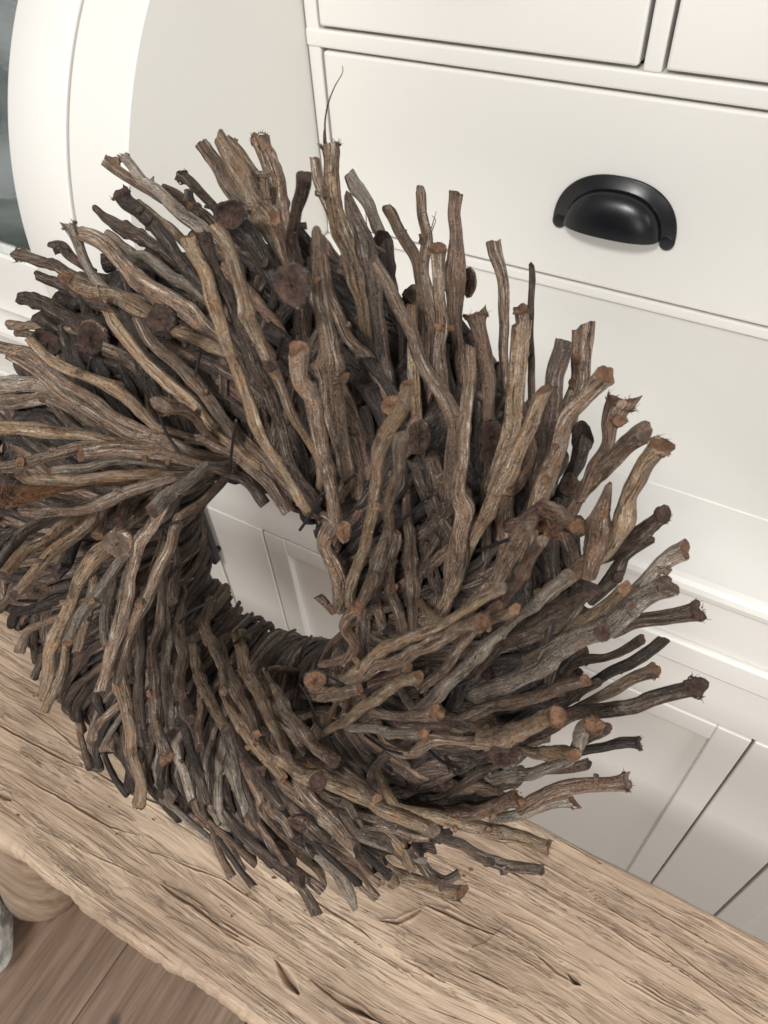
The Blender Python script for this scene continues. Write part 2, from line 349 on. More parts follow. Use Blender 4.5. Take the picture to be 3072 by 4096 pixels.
    F = np.stack([i*m+j, i*m+jn, (i+1)*m+jn, (i+1)*m+j], -1).reshape(-1, 4)
    me = bpy.data.meshes.new('seat_slab'); me.vertices.add(len(V)); me.vertices.foreach_set('co', V.ravel())
    me.loops.add(F.size); me.loops.foreach_set('vertex_index', F.ravel()); me.polygons.add(len(F))
    me.polygons.foreach_set('loop_start', np.arange(0, F.size, 4)); me.polygons.foreach_set('loop_total', np.full(len(F), 4))
    me.polygons.foreach_set('use_smooth', np.ones(len(F), bool))
    at = me.attributes.new('dirt', 'FLOAT', 'POINT'); at.data.foreach_set('value', cd.ravel())
    me.materials.append(ELM); me.update(calc_edges=True); me.validate()
    link(bpy.data.objects.new('seat_slab', me), bench)
build_bench()
def leg(p0, p1, r0, r1):
    p0, p1 = np.array(p0), np.array(p1); n = 26; m = 14; V = []; D = []
    ax = (p1-p0)/np.linalg.norm(p1-p0); a = np.cross(ax, (0, 1, 0)); a /= np.linalg.norm(a); b = np.cross(ax, a)
    for k in range(m):
        s = k/(m-1); c = p0+(p1-p0)*s; r = r0+(r1-r0)*s
        if k == m-1: r *= 0.94
        for q in range(n):
            th = 2*math.pi*q/n
            rr = r*(1+0.035*math.sin(3*th+s*2)+0.012*math.sin(7*th+s*3)+0.002*rng.normal()); V.append(c+rr*(math.cos(th)*a+math.sin(th)*b))
    F = [(k*n+q, k*n+(q+1) % n, (k+1)*n+(q+1) % n, (k+1)*n+q) for k in range(m-1) for q in range(n)]
    F += [tuple(range(n-1, -1, -1)), tuple((m-1)*n+q for q in range(n))]
    o = mesh_obj('leg', np.array(V)-np.array(BL), F, LEGM, bench)
    at = o.data.attributes.new('dirt', 'FLOAT', 'POINT')
leg((-0.372, 0.047, -0.552), (-0.552, 0.005, -0.999), 0.041, 0.042)
leg((-0.425, 0.140, -0.552), (-0.515, 0.200, -0.999), 0.042, 0.048)
leg((0.43, 0.055, -0.552), (0.50, 0.0, -0.999), 0.042, 0.048)
leg((0.43, 0.140, -0.552), (0.50, 0.19, -0.999), 0.042, 0.048)

# ================================================================== cabinet
CB = (-0.13, 0.6, ZF)
cabi = thing('cabinet', 'large cream painted writing cabinet with black cup pulls and curved glass side door', 'cabinet', loc=CB)
def cbox(name, *a, **k):
    x0, x1, y0, y1, z0, z1 = a
    return box(name, x0-CB[0], x1-CB[0], y0-CB[1], y1-CB[1], z0-CB[2], z1-CB[2], k.pop('mat', PAINT), k.pop('parent', cabi), **k)
YD, ZT, YL = 0.582, -0.378, 0.338
XL, XR = -0.417, 0.156
# carcass back and open bay
cbox('back_panel', -0.97, 0.71, 0.640, 0.655, -0.99, 0.10)
cbox('face_rail', XL+0.0005, XR, YD, 0.60, -0.2105, -0.197, bev=0.0022)       # between the drawer rows
cbox('face_rail', XL+0.0005, XR, YD+0.0005, 0.60, ZT+0.0005, -0.3675, bev=0.002)     # under the lower drawer
cbox('face_rail', XL+0.0005, XR, YD+0.0005, 0.60, -0.062, -0.045, bev=0.002)
cbox('face_stile', XL+0.001, -0.4035, YD+0.001, 0.601, ZT+0.0015, -0.045, bev=0.0022)
cbox('face_stile', 0.1415, XR-0.001, YD+0.001, 0.601, ZT+0.0015, -0.045, bev=0.0022)
cbox('face_stile', -0.1365, -0.1235, YD+0.0008, 0.601, -0.1972, -0.062, bev=0.002)
cbox('drawer_bay_lining', XL+0.002, XR-0.002, 0.612, 0.638, ZT+0.002, -0.045, mat=SHADE, bev=0)
def drawer(x0, x1, z0, z1):
    return cbox('drawer', x0, x1, YD-0.0006, 0.600, z0, z1, bev=0.0026, seg=3)
d1 = drawer(-0.4002, 0.1385, -0.3650, -0.2125)
d2 = drawer(-0.4010, -0.1395, -0.1942, -0.0640)
d3 = drawer(-0.1205, 0.1385, -0.1942, -0.0640)
def cup_pull(dr, cx, zb, wid=0.100, hgt=0.0435):
    """half-moon back plate with two ears and a domed cup, dark enamel"""
    V, F = [], []
    yf = YD-0.0007
    def add(grid):                                     # list of rows of points
        b = len(V); m = len(grid[0])
        for r in grid: V.extend(r)
        for i in range(len(grid)-1):
            for j in range(m-1): F.append((b+i*m+j, b+i*m+j+1, b+(i+1)*m+j+1, b+(i+1)*m+j))
    hw = wid/2
    n = 40
    def half(a, rx, rz):                               # super-ellipse half moon
        c, s = math.cos(a), math.sin(a)
        return (math.copysign(abs(c)**0.85, c)*rx, abs(s)**0.9*rz)
    outer, inner = [], []
    for k in range(n+1):
        a = math.pi*k/n
        outer.append(half(a, hw, hgt)); inner.append(half(a, hw-0.0105, hgt-0.0095))
    def P(q, y): return (cx+q[0], y, zb+q[1])
    ear = -0.0072
    # flange: front face, rounded outer rim back to the drawer
    rows = [[P(q, yf) for q in outer], [P((q[0]*1.0, q[1]), yf-0.0012) for q in outer],
            [P((q[0]*0.985, q[1]*0.985), yf-0.0021) for q in outer], [P((q[0], q[1]), yf-0.0021) for q in inner],
            [P((q[0]*0.985, q[1]*0.985), yf-0.0036) for q in inner]]
    add(rows)
    # dome: the half moon swung out from the plate into an open cup
    dome = []; zr = (hgt-0.0095)*0.985
    for i in range(15):
        s = math.pi/2*i/14.0
        dome.append([(cx+q[0]*0.985, yf-0.0036-0.0165*math.sin(s)*(q[1]*0.985/zr)**0.8, zb+0.0020*math.sin(s)**2+q[1]*0.985*math.cos(s)) for q in inner])
    add(dome)
    # inside of the dome (seen from below) and lower lip
    ins = [[(cx+(x-cx)*0.95, y+0.0012, zb+(z-zb)*0.95) for (x, y, z) in row] for row in dome[::-1]]
    add([dome[-1], ins[0]]); add(ins)
    # ears with screw seats
    for sx in (-1, 1):
        ex = cx+sx*(hw-0.0060); m = 20
        rim0 = [(ex+0.0061*math.cos(2*math.pi*k/m), yf, zb-0.0002+0.0066*math.sin(2*math.pi*k/m)) for k in range(m+1)]
        rim1 = [(ex+(x-ex)*0.97, yf-0.0019, zb-0.0002+(z-zb+0.0002)*0.97) for x, y, z in rim0]
        rim2 = [(ex+(x-ex)*0.6, yf-0.0024, zb-0.0002+(z-zb+0.0002)*0.6) for x, y, z in rim0]
        rim3 = [(ex, yf-0.0024, zb-0.0002) for _ in rim0]
        add([rim0, rim1, rim2, rim3])
    o = mesh_obj('cup_pull', np.array(V)-np.array(CB), F, BLACK, dr)
    return o
cup_pull(d1, -0.1362, -0.3125)
cup_pull(d2, -0.2700, -0.1480)
cup_pull(d3, 0.0090, -0.1480)

# curved (roll-shaped) front profile of the side cupboards: y as a function of z
def prof(z, y0=0.337, z0=-0.325, rho=0.265):
    s = min(max((z-z0)/rho, 0.0), 0.992); return y0+rho*(1-math.sqrt(1-s*s))
def curved(name, x0, x1, z0, z1, thick, mat, parent, dy=0.0, bev=0.0016, n=44):
    """slab that follows the curved front; front edges eased"""
    import bmesh
    zz = [z0+(z1-z0)*k/n for k in range(n+1)]
    pts = []
    for z in zz:
        y = prof(z)+dy; t = (prof(z+0.001)-prof(z-0.001))/0.002; L = math.hypot(1, t)
        ny, nz = -1/L, t/L                             # outward normal in (y, z)
        pts.append((y, z, ny, nz))
    V, F = [], []
    for y, z, ny, nz in pts:
        V += [(x0+bev, y, z), (x1-bev, y, z), (x1-bev*0.3, y-ny*bev*0.3, z-nz*bev*0.3), (x1, y-ny*bev, z-nz*bev),
              (x1, y-ny*thick, z-nz*thick), (x0, y-ny*thick, z-nz*thick), (x0, y-ny*bev, z-nz*bev), (x0+bev*0.3, y-ny*bev*0.3, z-nz*bev*0.3)]
    m = 8
    for k in range(n):
        for j in range(m): F.append((k*m+j, k*m+(j+1) % m, (k+1)*m+(j+1) % m, (k+1)*m+j))
    F += [tuple(range(m-1, -1, -1)), tuple(n*m+j for j in range(m))]
    return mesh_obj(name, np.array(V)-np.array(CB), F, mat, parent)
def gable(name, x0, x1):
    zz = [ZT+0.0006]+[ZT+0.004+(-0.062-ZT-0.004)*k/60 for k in range(61)]
    V = []; bev = 0.0018
    for z in zz:
        y = prof(z); V += [(x0, 0.638, z), (x0, y+bev, z), (x0+bev*0.3, y+bev*0.3, z), (x0+bev, y, z), (x1-bev, y, z), (x1-bev*0.3, y+bev*0.3, z), (x1, y+bev, z), (x1, 0.638, z)]
    m = 8; n = len(zz)-1
    F = [(k*m+j, k*m+(j+1) % m, (k+1)*m+(j+1) % m, (k+1)*m+j) for k in range(n) for j in range(m)]
    F += [tuple(range(m-1, -1, -1)), tuple(n*m+j for j in range(m))]
    o = mesh_obj(name, np.array(V)-np.array(CB), F, PAINT, cabi)
    o.modifiers.new('wn', 'WEIGHTED_NORMAL'); return o
gable('side_panel', -0.4730, XL)
gable('side_panel', XR, XR+0.056)
gable('side_panel', -0.970, -0.925)
gable('side_panel', 0.665, 0.710)
cbox('cabinet_top', -0.975, 0.715, 0.52, 0.66, -0.045, -0.020)
for (a, b, sgn) in ((-0.9235, -0.4762, 1), (XR+0.0592, 0.6635, -1)):
    dr = curved('curved_door', *((b-0.0588, b) if sgn > 0 else (a, a+0.0588)), -0.3745, -0.075, 0.019, PAINT, cabi)
    curved('door_stile', *((a, a+0.0588) if sgn > 0 else (b-0.0588, b)), -0.3745, -0.075, 0.019, PAINT, dr)
    curved('door_rail', a+0.0590, b-0.0590, -0.3745, -0.3135, 0.019, PAINT, dr, dy=0.0004)
    curved('door_rail', a+0.0590, b-0.0590, -0.095, -0.075, 0.019, PAINT, dr, dy=0.0004, n=6)
    curved('glass_pane', a+0.0560, b-0.0560, -0.3115, -0.097, 0.003, GLASS, dr, dy=0.0075, bev=0.0003)
    curved('glazing_bead', a+0.0592, b-0.0592, -0.3130, -0.3050, 0.006, simple('bead_paint', (0.70, 0.74, 0.70), 0.4), dr, dy=0.0045, bev=0.0006, n=4)
    cbox('cupboard_shelf', a+0.004, b-0.004, 0.42, 0.636, -0.2455, -0.235, mat=simple('shelf_edge', (0.55, 0.57, 0.56), 0.5), bev=0.001)
    cbox('cupboard_lining', a+0.002, b-0.002, 0.628, 0.639, ZT+0.002, -0.05, mat=SHADE, bev=0)

# desk top with eased front edge, fascia and lower doors
def desk_top():
    pr = [(0.637, ZT), (0.3895, ZT), (0.3887, ZT-0.0009), (0.3879, ZT), (0.3235, ZT), (0.3200, ZT-0.0008), (0.3180, ZT-0.0035), (0.3172, ZT-0.0075),
          (0.3180, ZT-0.0120), (0.3205, ZT-0.0155), (0.3245, ZT-0.0180), (0.3250, ZT-0.0215), (0.637, ZT-0.0215)]
    x0, x1 = -0.975, 0.715; V = [(x, y, z) for x in (x0, x1) for y, z in pr]; m = len(pr)
    F = [(j, (j+1) % m, m+(j+1) % m, m+j) for j in range(m)]+[tuple(range(m-1, -1, -1)), tuple(range(m, 2*m))]
    o = mesh_obj('desk_top', np.array(V)-np.array(CB), F, PAINT, cabi, smooth=False)
    return o
desk_top()
cbox('fascia', -0.968, 0.708, 0.3275, 0.352, -0.4470, ZT-0.0225, bev=0.0012)
cbox('moulding', -0.970, 0.710, 0.3235, 0.350, -0.4720, -0.4478, bev=0.0022)
cbox('lower_rail', -0.9640, 0.7040, YL, 0.360, -0.5480, -0.4728, bev=0.001)
def lower_door(x0, x1, z0=-0.985, z1=-0.5505):
    d = cbox('lower_door', x0+0.0222, x1-0.0222, YL+0.0055, YL+0.018, z0+0.02, z1-0.0182, bev=0.0006)
    cbox('door_stile', x0, x0+0.0252, YL-0.0008, YL+0.017, z0, z1, parent=d, bev=0.0014)
    cbox('door_stile', x1-0.0252, x1, YL-0.0008, YL+0.017, z0, z1, parent=d, bev=0.0014)
    cbox('door_rail', x0+0.0252, x1-0.0252, YL-0.0006, YL+0.0165, z1-0.0225, z1, parent=d, bev=0.0014)
    cbox('door_rail', x0+0.0252, x1-0.0252, YL-0.0006, YL+0.0165, z0, z0+0.03, parent=d, bev=0.0014)
    for o in d.children: o.location = (0, 0, 0)
    return d
lower_door(-0.3572, 0.0938)
lower_door(-0.955, -0.4345)
lower_door(0.1640, 0.695)
cbox('pilaster', -0.4300, -0.3590, YL-0.0012, 0.358, -0.990, -0.5485, bev=0.0014)
cbox('pilaster', 0.0955, 0.1610, YL-0.0012, 0.358, -0.990, -0.5485, bev=0.0014)
cbox('lower_lining', -0.962, 0.702, 0.3585, 0.366, -0.99, -0.548, mat=simple('gap_paint', (0.5, 0.47, 0.42), 0.8), bev=0)
cbox('end_panel', -0.968, -0.9562, YL+0.0012, 0.639, -0.99, -0.4735)
cbox('end_panel', 0.6962, 0.708, YL+0.0012, 0.639, -0.99, -0.4735)
# upright black handle on the pilaster side of the left door
hd = cbox('bar_handle', -0.4300, -0.4225, YL-0.0165, YL-0.0065, -0.6260, -0.5250, mat=BLACK, bev=0.003, seg=4)
for z in (-0.538, -0.613):
    cbox('handle_foot', -0.4285, -0.4240, YL-0.0075, YL-0.0008, z-0.0025, z+0.0025, mat=BLACK, parent=hd, bev=0.0008)

# crumpled grey wrap inside the curved glass cupboard
def wrap():
    nx, nz = 90, 90; x0, x1, z0, z1 = -0.915, -0.482, -0.374, -0.10
    U, T = np.meshgrid(np.linspace(0, 1, nx), np.linspace(0, 1, nz), indexing='ij')
    X = x0+(x1-x0)*U; Z = z0+(z1-z0)*T
    Y0 = np.vectorize(lambda z: prof(z))(Z)+0.045
    cr = 0
    for k, s in enumerate((9, 19, 41)):
        cr = cr+np.abs(vnoise(X*s+vnoise(X*12, Z*12, 70+k)*2, Z*s*0.8, 60+k)-0.5)*0.05/(1.7**k)
    Y = Y0+cr
    o_ = (-0.70, 0.45, -0.374)
    V = np.stack([X, Y, Z], -1).reshape(-1, 3); F = [(i*nz+j, (i+1)*nz+j, (i+1)*nz+j+1, i*nz+j+1) for i in range(nx-1) for j in range(nz-1)]
    o = mesh_obj('plastic_wrap', V, F, WRAP, origin=o_)
    md = o.modifiers.new('thick', 'SOLIDIFY'); md.thickness = 0.0008
    o['label'] = 'crumpled grey wrapping behind the curved glass door at left'; o['category'] = 'wrapping'
wrap()

# tan board between bench and cabinet at the left edge
def board():
    o = thing('wooden_board', 'pale tan wooden board leaning on the cabinet behind the wreath at far left', 'board', loc=(-0.8, 0.30, ZF))
    n = 46; m = 14; V = []
    for i in range(n):
        x = -1.25+0.60*i/(n-1)
        for (s, t) in [(0, 0), (0.25, 0), (0.5, 0), (0.75, 0), (1, 0), (1, 1), (0.5, 1), (0, 1)]:
            z = ZF+0.001+s*0.515; y = 0.235+0.08*s+0.018*t
            V.append((x+0.8, y-0.30-0.002*math.sin(i*1.3+s*9), z-ZF+(0.004*math.sin(i*0.7) if s == 1 else 0)))
    m = 8; F = [(i*m+j, i*m+(j+1) % m, (i+1)*m+(j+1) % m, (i+1)*m+j) for i in range(n-1) for j in range(m)]+[tuple(range(m-1, -1, -1)), tuple((n-1)*m+j for j in range(m))]
    b = mesh_obj('board_face', V, F, ELM, o, smooth=False)
    b.data.attributes.new('dirt', 'FLOAT', 'POINT')
board()
# pale mottled stone on the floor at the left edge
def stone():
    import bmesh
    bm = bmesh.new(); bmesh.ops.create_icosphere(bm, subdivisions=5, radius=1)
    for v in bm.verts:
        c = v.co.copy(); k = 1+0.10*math.sin(c.x*3.1+c.z*2)+0.06*math.sin(c.y*6+1)+0.03*math.sin(c.z*13+c.x*9)
        v.co = Vector((c.x*0.058*k, c.y*0.055*k, c.z*0.075*k+0.070))
    me = bpy.data.meshes.new('stone'); bm.to_mesh(me); bm.free()
    t = NT('mottled_stone'); g = t.n('ShaderNodeTexCoord').outputs['Object']; n1 = t.noise(g, 34, 5, 0.65); n2 = t.noise(g, 150, 3)
    t.l(t.ramp(n1, [(0.36, (0.20, 0.20, 0.19)), (0.5, (0.55, 0.55, 0.53)), (0.62, (0.70, 0.70, 0.68))]), t.b.inputs['Base Color'])
    t.l(t.bump(n2, 0.8, 0.003), t.b.inputs['Normal']); t.b.inputs['Roughness'].default_value = 0.9
    me.materials.append(t.m); me.polygons.foreach_set('use_smooth', [True]*len(me.polygons))
    o = link(bpy.data.objects.new('stone', me)); o.location = (-0.572, -0.080, ZF)
    o['label'] = 'pale grey mottled stone on the floor at the lower left edge'; o['category'] = 'stone'
stone()
# ================================================================== the wreath
RC = np.array([-0.185, 0.169, -0.309])                # ring centre; it leans back on the desk edge
A_, B_ = -0.102, -0.42
RN = np.array([math.sin(A_)*math.cos(B_), math.cos(A_)*math.cos(B_), math.sin(B_)])   # axis, pointing back
M_ = -RN                                              # towards the room
E1 = np.array([1.0, 0, 0]); E1 = E1-RN*(E1@RN); E1 /= np.linalg.norm(E1)
E2 = np.cross(E1, M_)*-1
if E2[2] < 0: E2 = -E2
RR, RT_ = 0.107, 0.052
wreath = thing('wreath', 'dried root wreath bristling with brown twigs, upright on the wooden bench', 'wreath', loc=(RC[0], RC[1], ZB))
WO = np.array([RC[0], RC[1], ZB])
core = bpy.data.objects.new
def torus_hit(D, r):
    """first hit of unit rays D with the ring of tube radius r, nan if none"""
    t = np.full(len(D), 0.10); ok = np.zeros(len(D), bool)
    for _ in range(70):
        q = D*t[:, None]-RC; h = q@RN; rho = np.sqrt(np.maximum((q*q).sum(1)-h*h, 0)); d = np.hypot(rho-RR, h)-r
        ok = d < 0.0008
        t = t+np.where(ok, 0, np.maximum(d, 0.0006))
    return np.where(ok & (t < 0.8), t, np.nan)

def spline(P, n):
    P = np.asarray(P, float); m = len(P)
    if m == 2: return P[0]+(P[1]-P[0])*np.linspace(0, 1, n)[:, None]
    d = np.concatenate([[0], np.cumsum(np.maximum(np.linalg.norm(np.diff(P[:, :2], axis=0), axis=1), 1e-9)**0.5)]); d /= d[-1]
    u = np.linspace(0, 1, n); out = np.zeros((n, P.shape[1]))
    T = np.gradient(P, d, axis=0)
    k = np.clip(np.searchsorted(d, u, 'right')-1, 0, m-2); h = (d[k+1]-d[k]); s = (u-d[k])/h
    s = s[:, None]; h = h[:, None]
    return (2*s**3-3*s**2+1)*P[k]+(s**3-2*s**2+s)*h*T[k]+(-2*s**3+3*s**2)*P[k+1]+(s**3-s**2)*h*T[k+1]

def smooth1(a, it):
    for _ in range(it): a = np.concatenate([[a[0]], (a[:-2]+2*a[1:-1]+a[2:])/4, [a[-1]]])
    return a

def tube(P, R, sides, seed, rough=1.0, ragged=0.25, flat=0.0, end='c'):
    """lumpy, fluted, knuckled root along P with radii R; returns verts, faces, material index, sc, tip frame"""
    r_ = np.random.default_rng(seed); n = len(P)
    T = np.gradient(P, axis=0); T /= np.linalg.norm(T, axis=1)[:, None]
    N = np.zeros_like(P); a = np.cross(T[0], (0.3, 0.5, 0.81)); N[0] = a/np.linalg.norm(a)
    for i in range(1, n):
        v = N[i-1]-T[i]*(N[i-1]@T[i]); N[i] = v/np.linalg.norm(v)
    Bn = np.cross(T, N)
    L = np.concatenate([[0], np.cumsum(np.linalg.norm(np.diff(P, axis=0), axis=1))])
    th = np.linspace(0, 2*np.pi, sides, endpoint=False)
    ph = r_.random(6)*6.28; tw = r_.normal()*12
    TH, LL = np.meshgrid(th, L); TH2 = TH+tw*LL
    ridge = 0.11*np.cos(2*TH2+ph[0]+LL*9)+0.07*np.cos(3*TH2+ph[1]-LL*22)+0.045*np.cos(5*TH2+ph[2]+9*np.sin(LL*30+ph[3]))
    ridge += 0.12*(vnoise(np.cos(TH2)*3.0+7+seed % 50, np.sin(TH2)*3.0+9+LL*34, 90+seed % 7)-0.5)*2+0.07*(vnoise(np.cos(TH)*3+17+LL*240, np.sin(TH)*3+9+seed % 31, 60+seed % 9)-0.5)*2
    kn = np.ones(n)
    for _ in range(r_.poisson(max(0.6, L[-1]/0.040))):
        c = r_.random()*L[-1]*0.85; kn += r_.uniform(0.08, 0.30)*np.exp(-((L-c)/r_.uniform(0.002, 0.005))**2)
    bend = np.zeros((n, 3)); am = min(0.0015, R.mean()*0.30)*rough
    for f_, a_ in ((62, 1.0), (150, 0.5), (310, 0.2)):
        p = r_.random(2)*6.28; bend += am*a_*(np.sin(L*f_+p[0])[:, None]*N+np.sin(L*f_*1.13+p[1])[:, None]*Bn)
    bend *= np.clip(L/0.02, 0, 1)[:, None]
    rad = (R*kn)[:, None]*(1+ridge*rough)
    ex = 1+flat*np.cos(2*TH2*0+2*(TH-ph[4]))
    rad = rad*ex
    ctr = P+bend
    V = ctr[:, None, :]+rad[..., None]*(np.cos(TH)[..., None]*N[:, None, :]+np.sin(TH)[..., None]*Bn[:, None, :])
    rr_ = r_.random(sides)-0.5; rr_ = (rr_+np.roll(rr_, 1)+0.6*np.roll(rr_, 2))*0.62
    rg = rr_*2*ragged*R[-1]+r_.uniform(0.1, 0.75)*R[-1]*np.cos(th+ph[5])
    V[-1] += rg[:, None]*T[-1]
    V = V.reshape(-1, 3)
    sc = np.stack([np.cos(TH)*0.5, np.sin(TH)*0.5, LL*4.0], -1).reshape(-1, 3)
    F = []; i, j = np.meshgrid(np.arange(n-1), np.arange(sides), indexing='ij'); jn = (j+1) % sides
    F = np.stack([i*sides+j, i*sides+jn, (i+1)*sides+jn, (i+1)*sides+j], -1).reshape(-1, 4).tolist()
    mi = [0]*len(F)
    b = len(V); c = ctr[-1]; tp = V[(n-1)*sides:n*sides]
    if end == 'p':
        V = np.vstack([V, c+T[-1]*R[-1]*1.2]); sc = np.vstack([sc, [[0, 0, L[-1]*4]]])
        F += [((n-1)*sides+k, (n-1)*sides+(k+1) % sides, b) for k in range(sides)]; mi += [0]*sides
    else:
        inn = c+(tp-c)*0.80-T[-1]*R[-1]*0.05; inn2 = c+(tp-c)*0.42-T[-1]*R[-1]*(0.16 if end == 'c' else 0.05)+(r_.random((sides, 1))-0.5)*R[-1]*0.25*T[-1]
        V = np.vstack([V, inn, inn2, c-T[-1]*R[-1]*0.12]); sc = np.vstack([sc, np.zeros((2*sides+1, 3))])
        for k in range(sides):
            k2 = (k+1) % sides; o = (n-1)*sides
            F += [(o+k, o+k2, b+k2, b+k), (b+k, b+k2, b+sides+k2, b+sides+k), (b+sides+k, b+sides+k2, b+2*sides)]; mi += [1, 1, 1]
    return V, F, mi, sc, (c, T[-1], N[-1], Bn[-1], R[-1])

def twig_obj(name, V, F, mi, sc, mats, parent=None, label=None):
    org = V[0]
    o = mesh_obj(name, V-org, F, mats, None, True, mi)
    at = o.data.attributes.new('sc', 'FLOAT_VECTOR', 'POINT'); at.data.foreach_set('vector', sc.ravel())
    o.location = org-WO; o.parent = parent or wreath
    if label: o['label'] = label
    return o

def hairs(name, frame, parent_obj, seed, count, length, mat, spread=0.5, rim=True, thick=1.25):
    """a fringe of torn fibres round a twig end; frame is in world space"""
    c, T, N, Bn, R = frame; r_ = np.random.default_rng(seed); V, F = [], []
    for k in range(count):
        a = r_.random()*6.283; q = (0.98 if rim else math.sqrt(r_.random()))*R
        rd = math.cos(a)*N+math.sin(a)*Bn; p = c+rd*q-T*R*0.25
        d = T+rd*spread*r_.uniform(-0.5, 0.9)+r_.normal(size=3)*0.25; d /= np.linalg.norm(d)
        side = np.cross(d, rd+0.01); side /= np.linalg.norm(side); w = r_.uniform(0.00007, 0.00017)*max(1, R/0.006)*thick; l = length*r_.uniform(0.15, 1.0)
        curl = r_.normal(size=3)*0.5; b = len(V); up = np.cross(side, d)
        for s in (0, 0.5, 1.0):
            pp = p+d*l*s+curl*l*s*s; ww = w*(1-0.8*s); V += [pp+side*ww, pp-side*ww*0.5+up*ww, pp-side*ww*0.5-up*ww]
        for s in (0, 1):
            o = b+3*s; F += [(o, o+1, o+4, o+3), (o+1, o+2, o+5, o+4), (o+2, o, o+3, o+5)]
    V = np.array(V); par_w = np.array(parent_obj.location)+WO
    return mesh_obj(name, V-par_w, F, mat, parent_obj, smooth=False)

TILE = dict(A=(0, 500), B=(700, 500), C=(1400, 700), D=(2000, 1200), E=(0, 1200), F=(700, 1200), G=(1400, 1400), H=(1200, 2000),
            I=(0, 1800), J=(2000, 2000), K=(1900, 2600), L=(1200, 2600), M=(0, 2400), N=(650, 2400), O=(800, 2900), P=(1500, 2900))
def lift(tile, pts, hr, ht, n, tuck=False):
    """photo trace -> 3-D curve: heights over the ring plane go from the root to the tip, resting on the ring where it passes over it"""
    ox, oy = TILE[tile]
    Q = np.array([(ox+p[0]/2.0, oy+p[1]/2.0, p[2]/2.0) for p in pts]); Q = spline(Q, n)
    D = np.array([ray(x, y) for x, y, _ in Q]); D /= np.linalg.norm(D, axis=1)[:, None]
    ly = max(0.0, hr-0.062)*0.62+0.001
    L2 = np.concatenate([[0], np.cumsum(np.linalg.norm(np.diff(Q[:, :2], axis=0), axis=1))]); s = L2/L2[-1]
    th = torus_hit(D, RT_+ly)
    h0 = hr
    if not np.isnan(th[0]): h0 = float((D[0]*th[0]-RC)@M_)
    hh = h0+(ht-h0)*s
    t = ((RC@M_)+hh)/(D@M_)
    t = np.where(np.isnan(th), t, np.minimum(t, th))
    # stay above the bench, in front of the cabinet
    dep = D@FW
    rad = Q[:, 2]*0.5*t*dep/FPX
    tb = (ZB+0.004+rad)/D[:, 2]; t = np.where(D[:, 2]*t < ZB+0.004+rad, tb, t)
    for _ in range(3): t = smooth1(t, 3)
    zz = D[:, 2]*t; yy = D[:, 1]*t
    t = np.where((zz < ZT+0.004) & (yy > 0.312-rad), (0.312-rad)/D[:, 1], t)
    P = D*t[:, None]; R = np.maximum(Q[:, 2]*0.5*t*dep/FPX, 0.0009)
    if tuck and not np.isnan(th[0]):                   # carry the root on: round the inner side of the ring, or into it
        q = P[0]-RC; h = q@M_; qp = q+RN*h; rho = np.linalg.norm(qp); al = math.atan2(qp@E2, qp@E1); ps = math.atan2(h, rho-RR) % (2*math.pi)
        d = P[min(3, n-1)]-P[0]; d /= np.linalg.norm(d); ea = -math.sin(al)*E1+math.cos(al)*E2
        if 1.2 < ps < 3.6:
            st = np.arange(1, 9)*0.006; pre = []
            for k_, x in enumerate(st):
                p_ = ps+x/RT_; a_ = al-(d@ea)*x/rho*0.3; r_ = RT_-0.004+(ly+0.004)*max(0.0, 1-(k_+1)/3)
                if p_ > 4.1: break
                rr = RR+r_*math.cos(p_); pre.append(RC+(math.cos(a_)*E1+math.sin(a_)*E2)*rr+M_*r_*math.sin(p_))
            if pre: P = np.vstack([pre[::-1], P]); R = np.concatenate([np.full(len(pre), R[0]*0.95), R])
        else:
            out = (math.cos(ps)*(math.cos(al)*E1+math.sin(al)*E2)+math.sin(ps)*M_)
            pre = [P[0]-d*x-out*x*0.9 for x in (0.012, 0.007, 0.003)]
            P = np.vstack([pre, P]); R = np.concatenate([np.full(3, R[0]), R])
    return P, R

TW = []   # (tile, bark, h root, h tip, end, trace)
def S(tile, bark, hr, ht, end, s): TW.append((tile, bark, hr, ht, end, [tuple(float(v) for v in q.split(',')) for q in s.split()]))
# traced twigs, root to tip: x, y, width in the tile (2 tile px = 1 photo px)
S('B','t',.03,.03,'f','1540,1640,110 1520,1400,130 1420,1050,160 1310,750,165 1240,450,155 1200,160,160')
S('B','g',.02,.015,'c','1480,1400,90 1400,1100,100 1290,800,90 1180,520,90 1130,260,85')
S('B','d',.05,.045,'p','1730,2120,130 1690,1900,115 1640,1640,130 1560,1200,140 1500,900,150 1420,680,130 1385,560,70')
S('B','w',-.03,-.04,'c','1720,1150,60 1640,830,75 1540,600,100 1440,480,105 1390,390,90')
S('B','d',.06,.09,'c','1010,1640,120 990,1300,140 960,1060,130 955,900,110 1000,650,110 1045,400,140')
S('F','g',.07,.085,'p','1390,1420,110 1330,1100,150 1290,850,190 1260,560,190 1200,200,140 1150,-100,120 1130,-380,105 1110,-570,80')
S('B','r',.05,.06,'c','960,1300,90 900,1080,90 840,900,95 785,760,105')
S('B','g',.03,.02,'c','860,1150,90 800,900,90 740,650,80 702,440,78')
S('B','g',.0,.0,'f','1000,1250,140 900,850,150 840,560,155 760,350,150 700,220,135 660,100,130')
S('B','t',.02,.02,'c','960,1200,150 880,980,160 760,760,170 600,560,165 480,330,140 330,90,110')
S('B','g',.01,.0,'c','900,1100,90 780,930,100 600,700,120 400,420,125 290,270,115 215,165,112')
S('B','g',-.01,-.01,'c','760,560,80 700,460,80 560,300,95 460,170,70 400,110,50')
S('B','d',-.02,-.02,'f','480,900,80 330,680,85 200,530,95 120,450,100 65,415,112')
S('B','k',.03,.035,'p','900,1420,110 800,1230,130 680,1000,150 590,880,190 520,790,200')
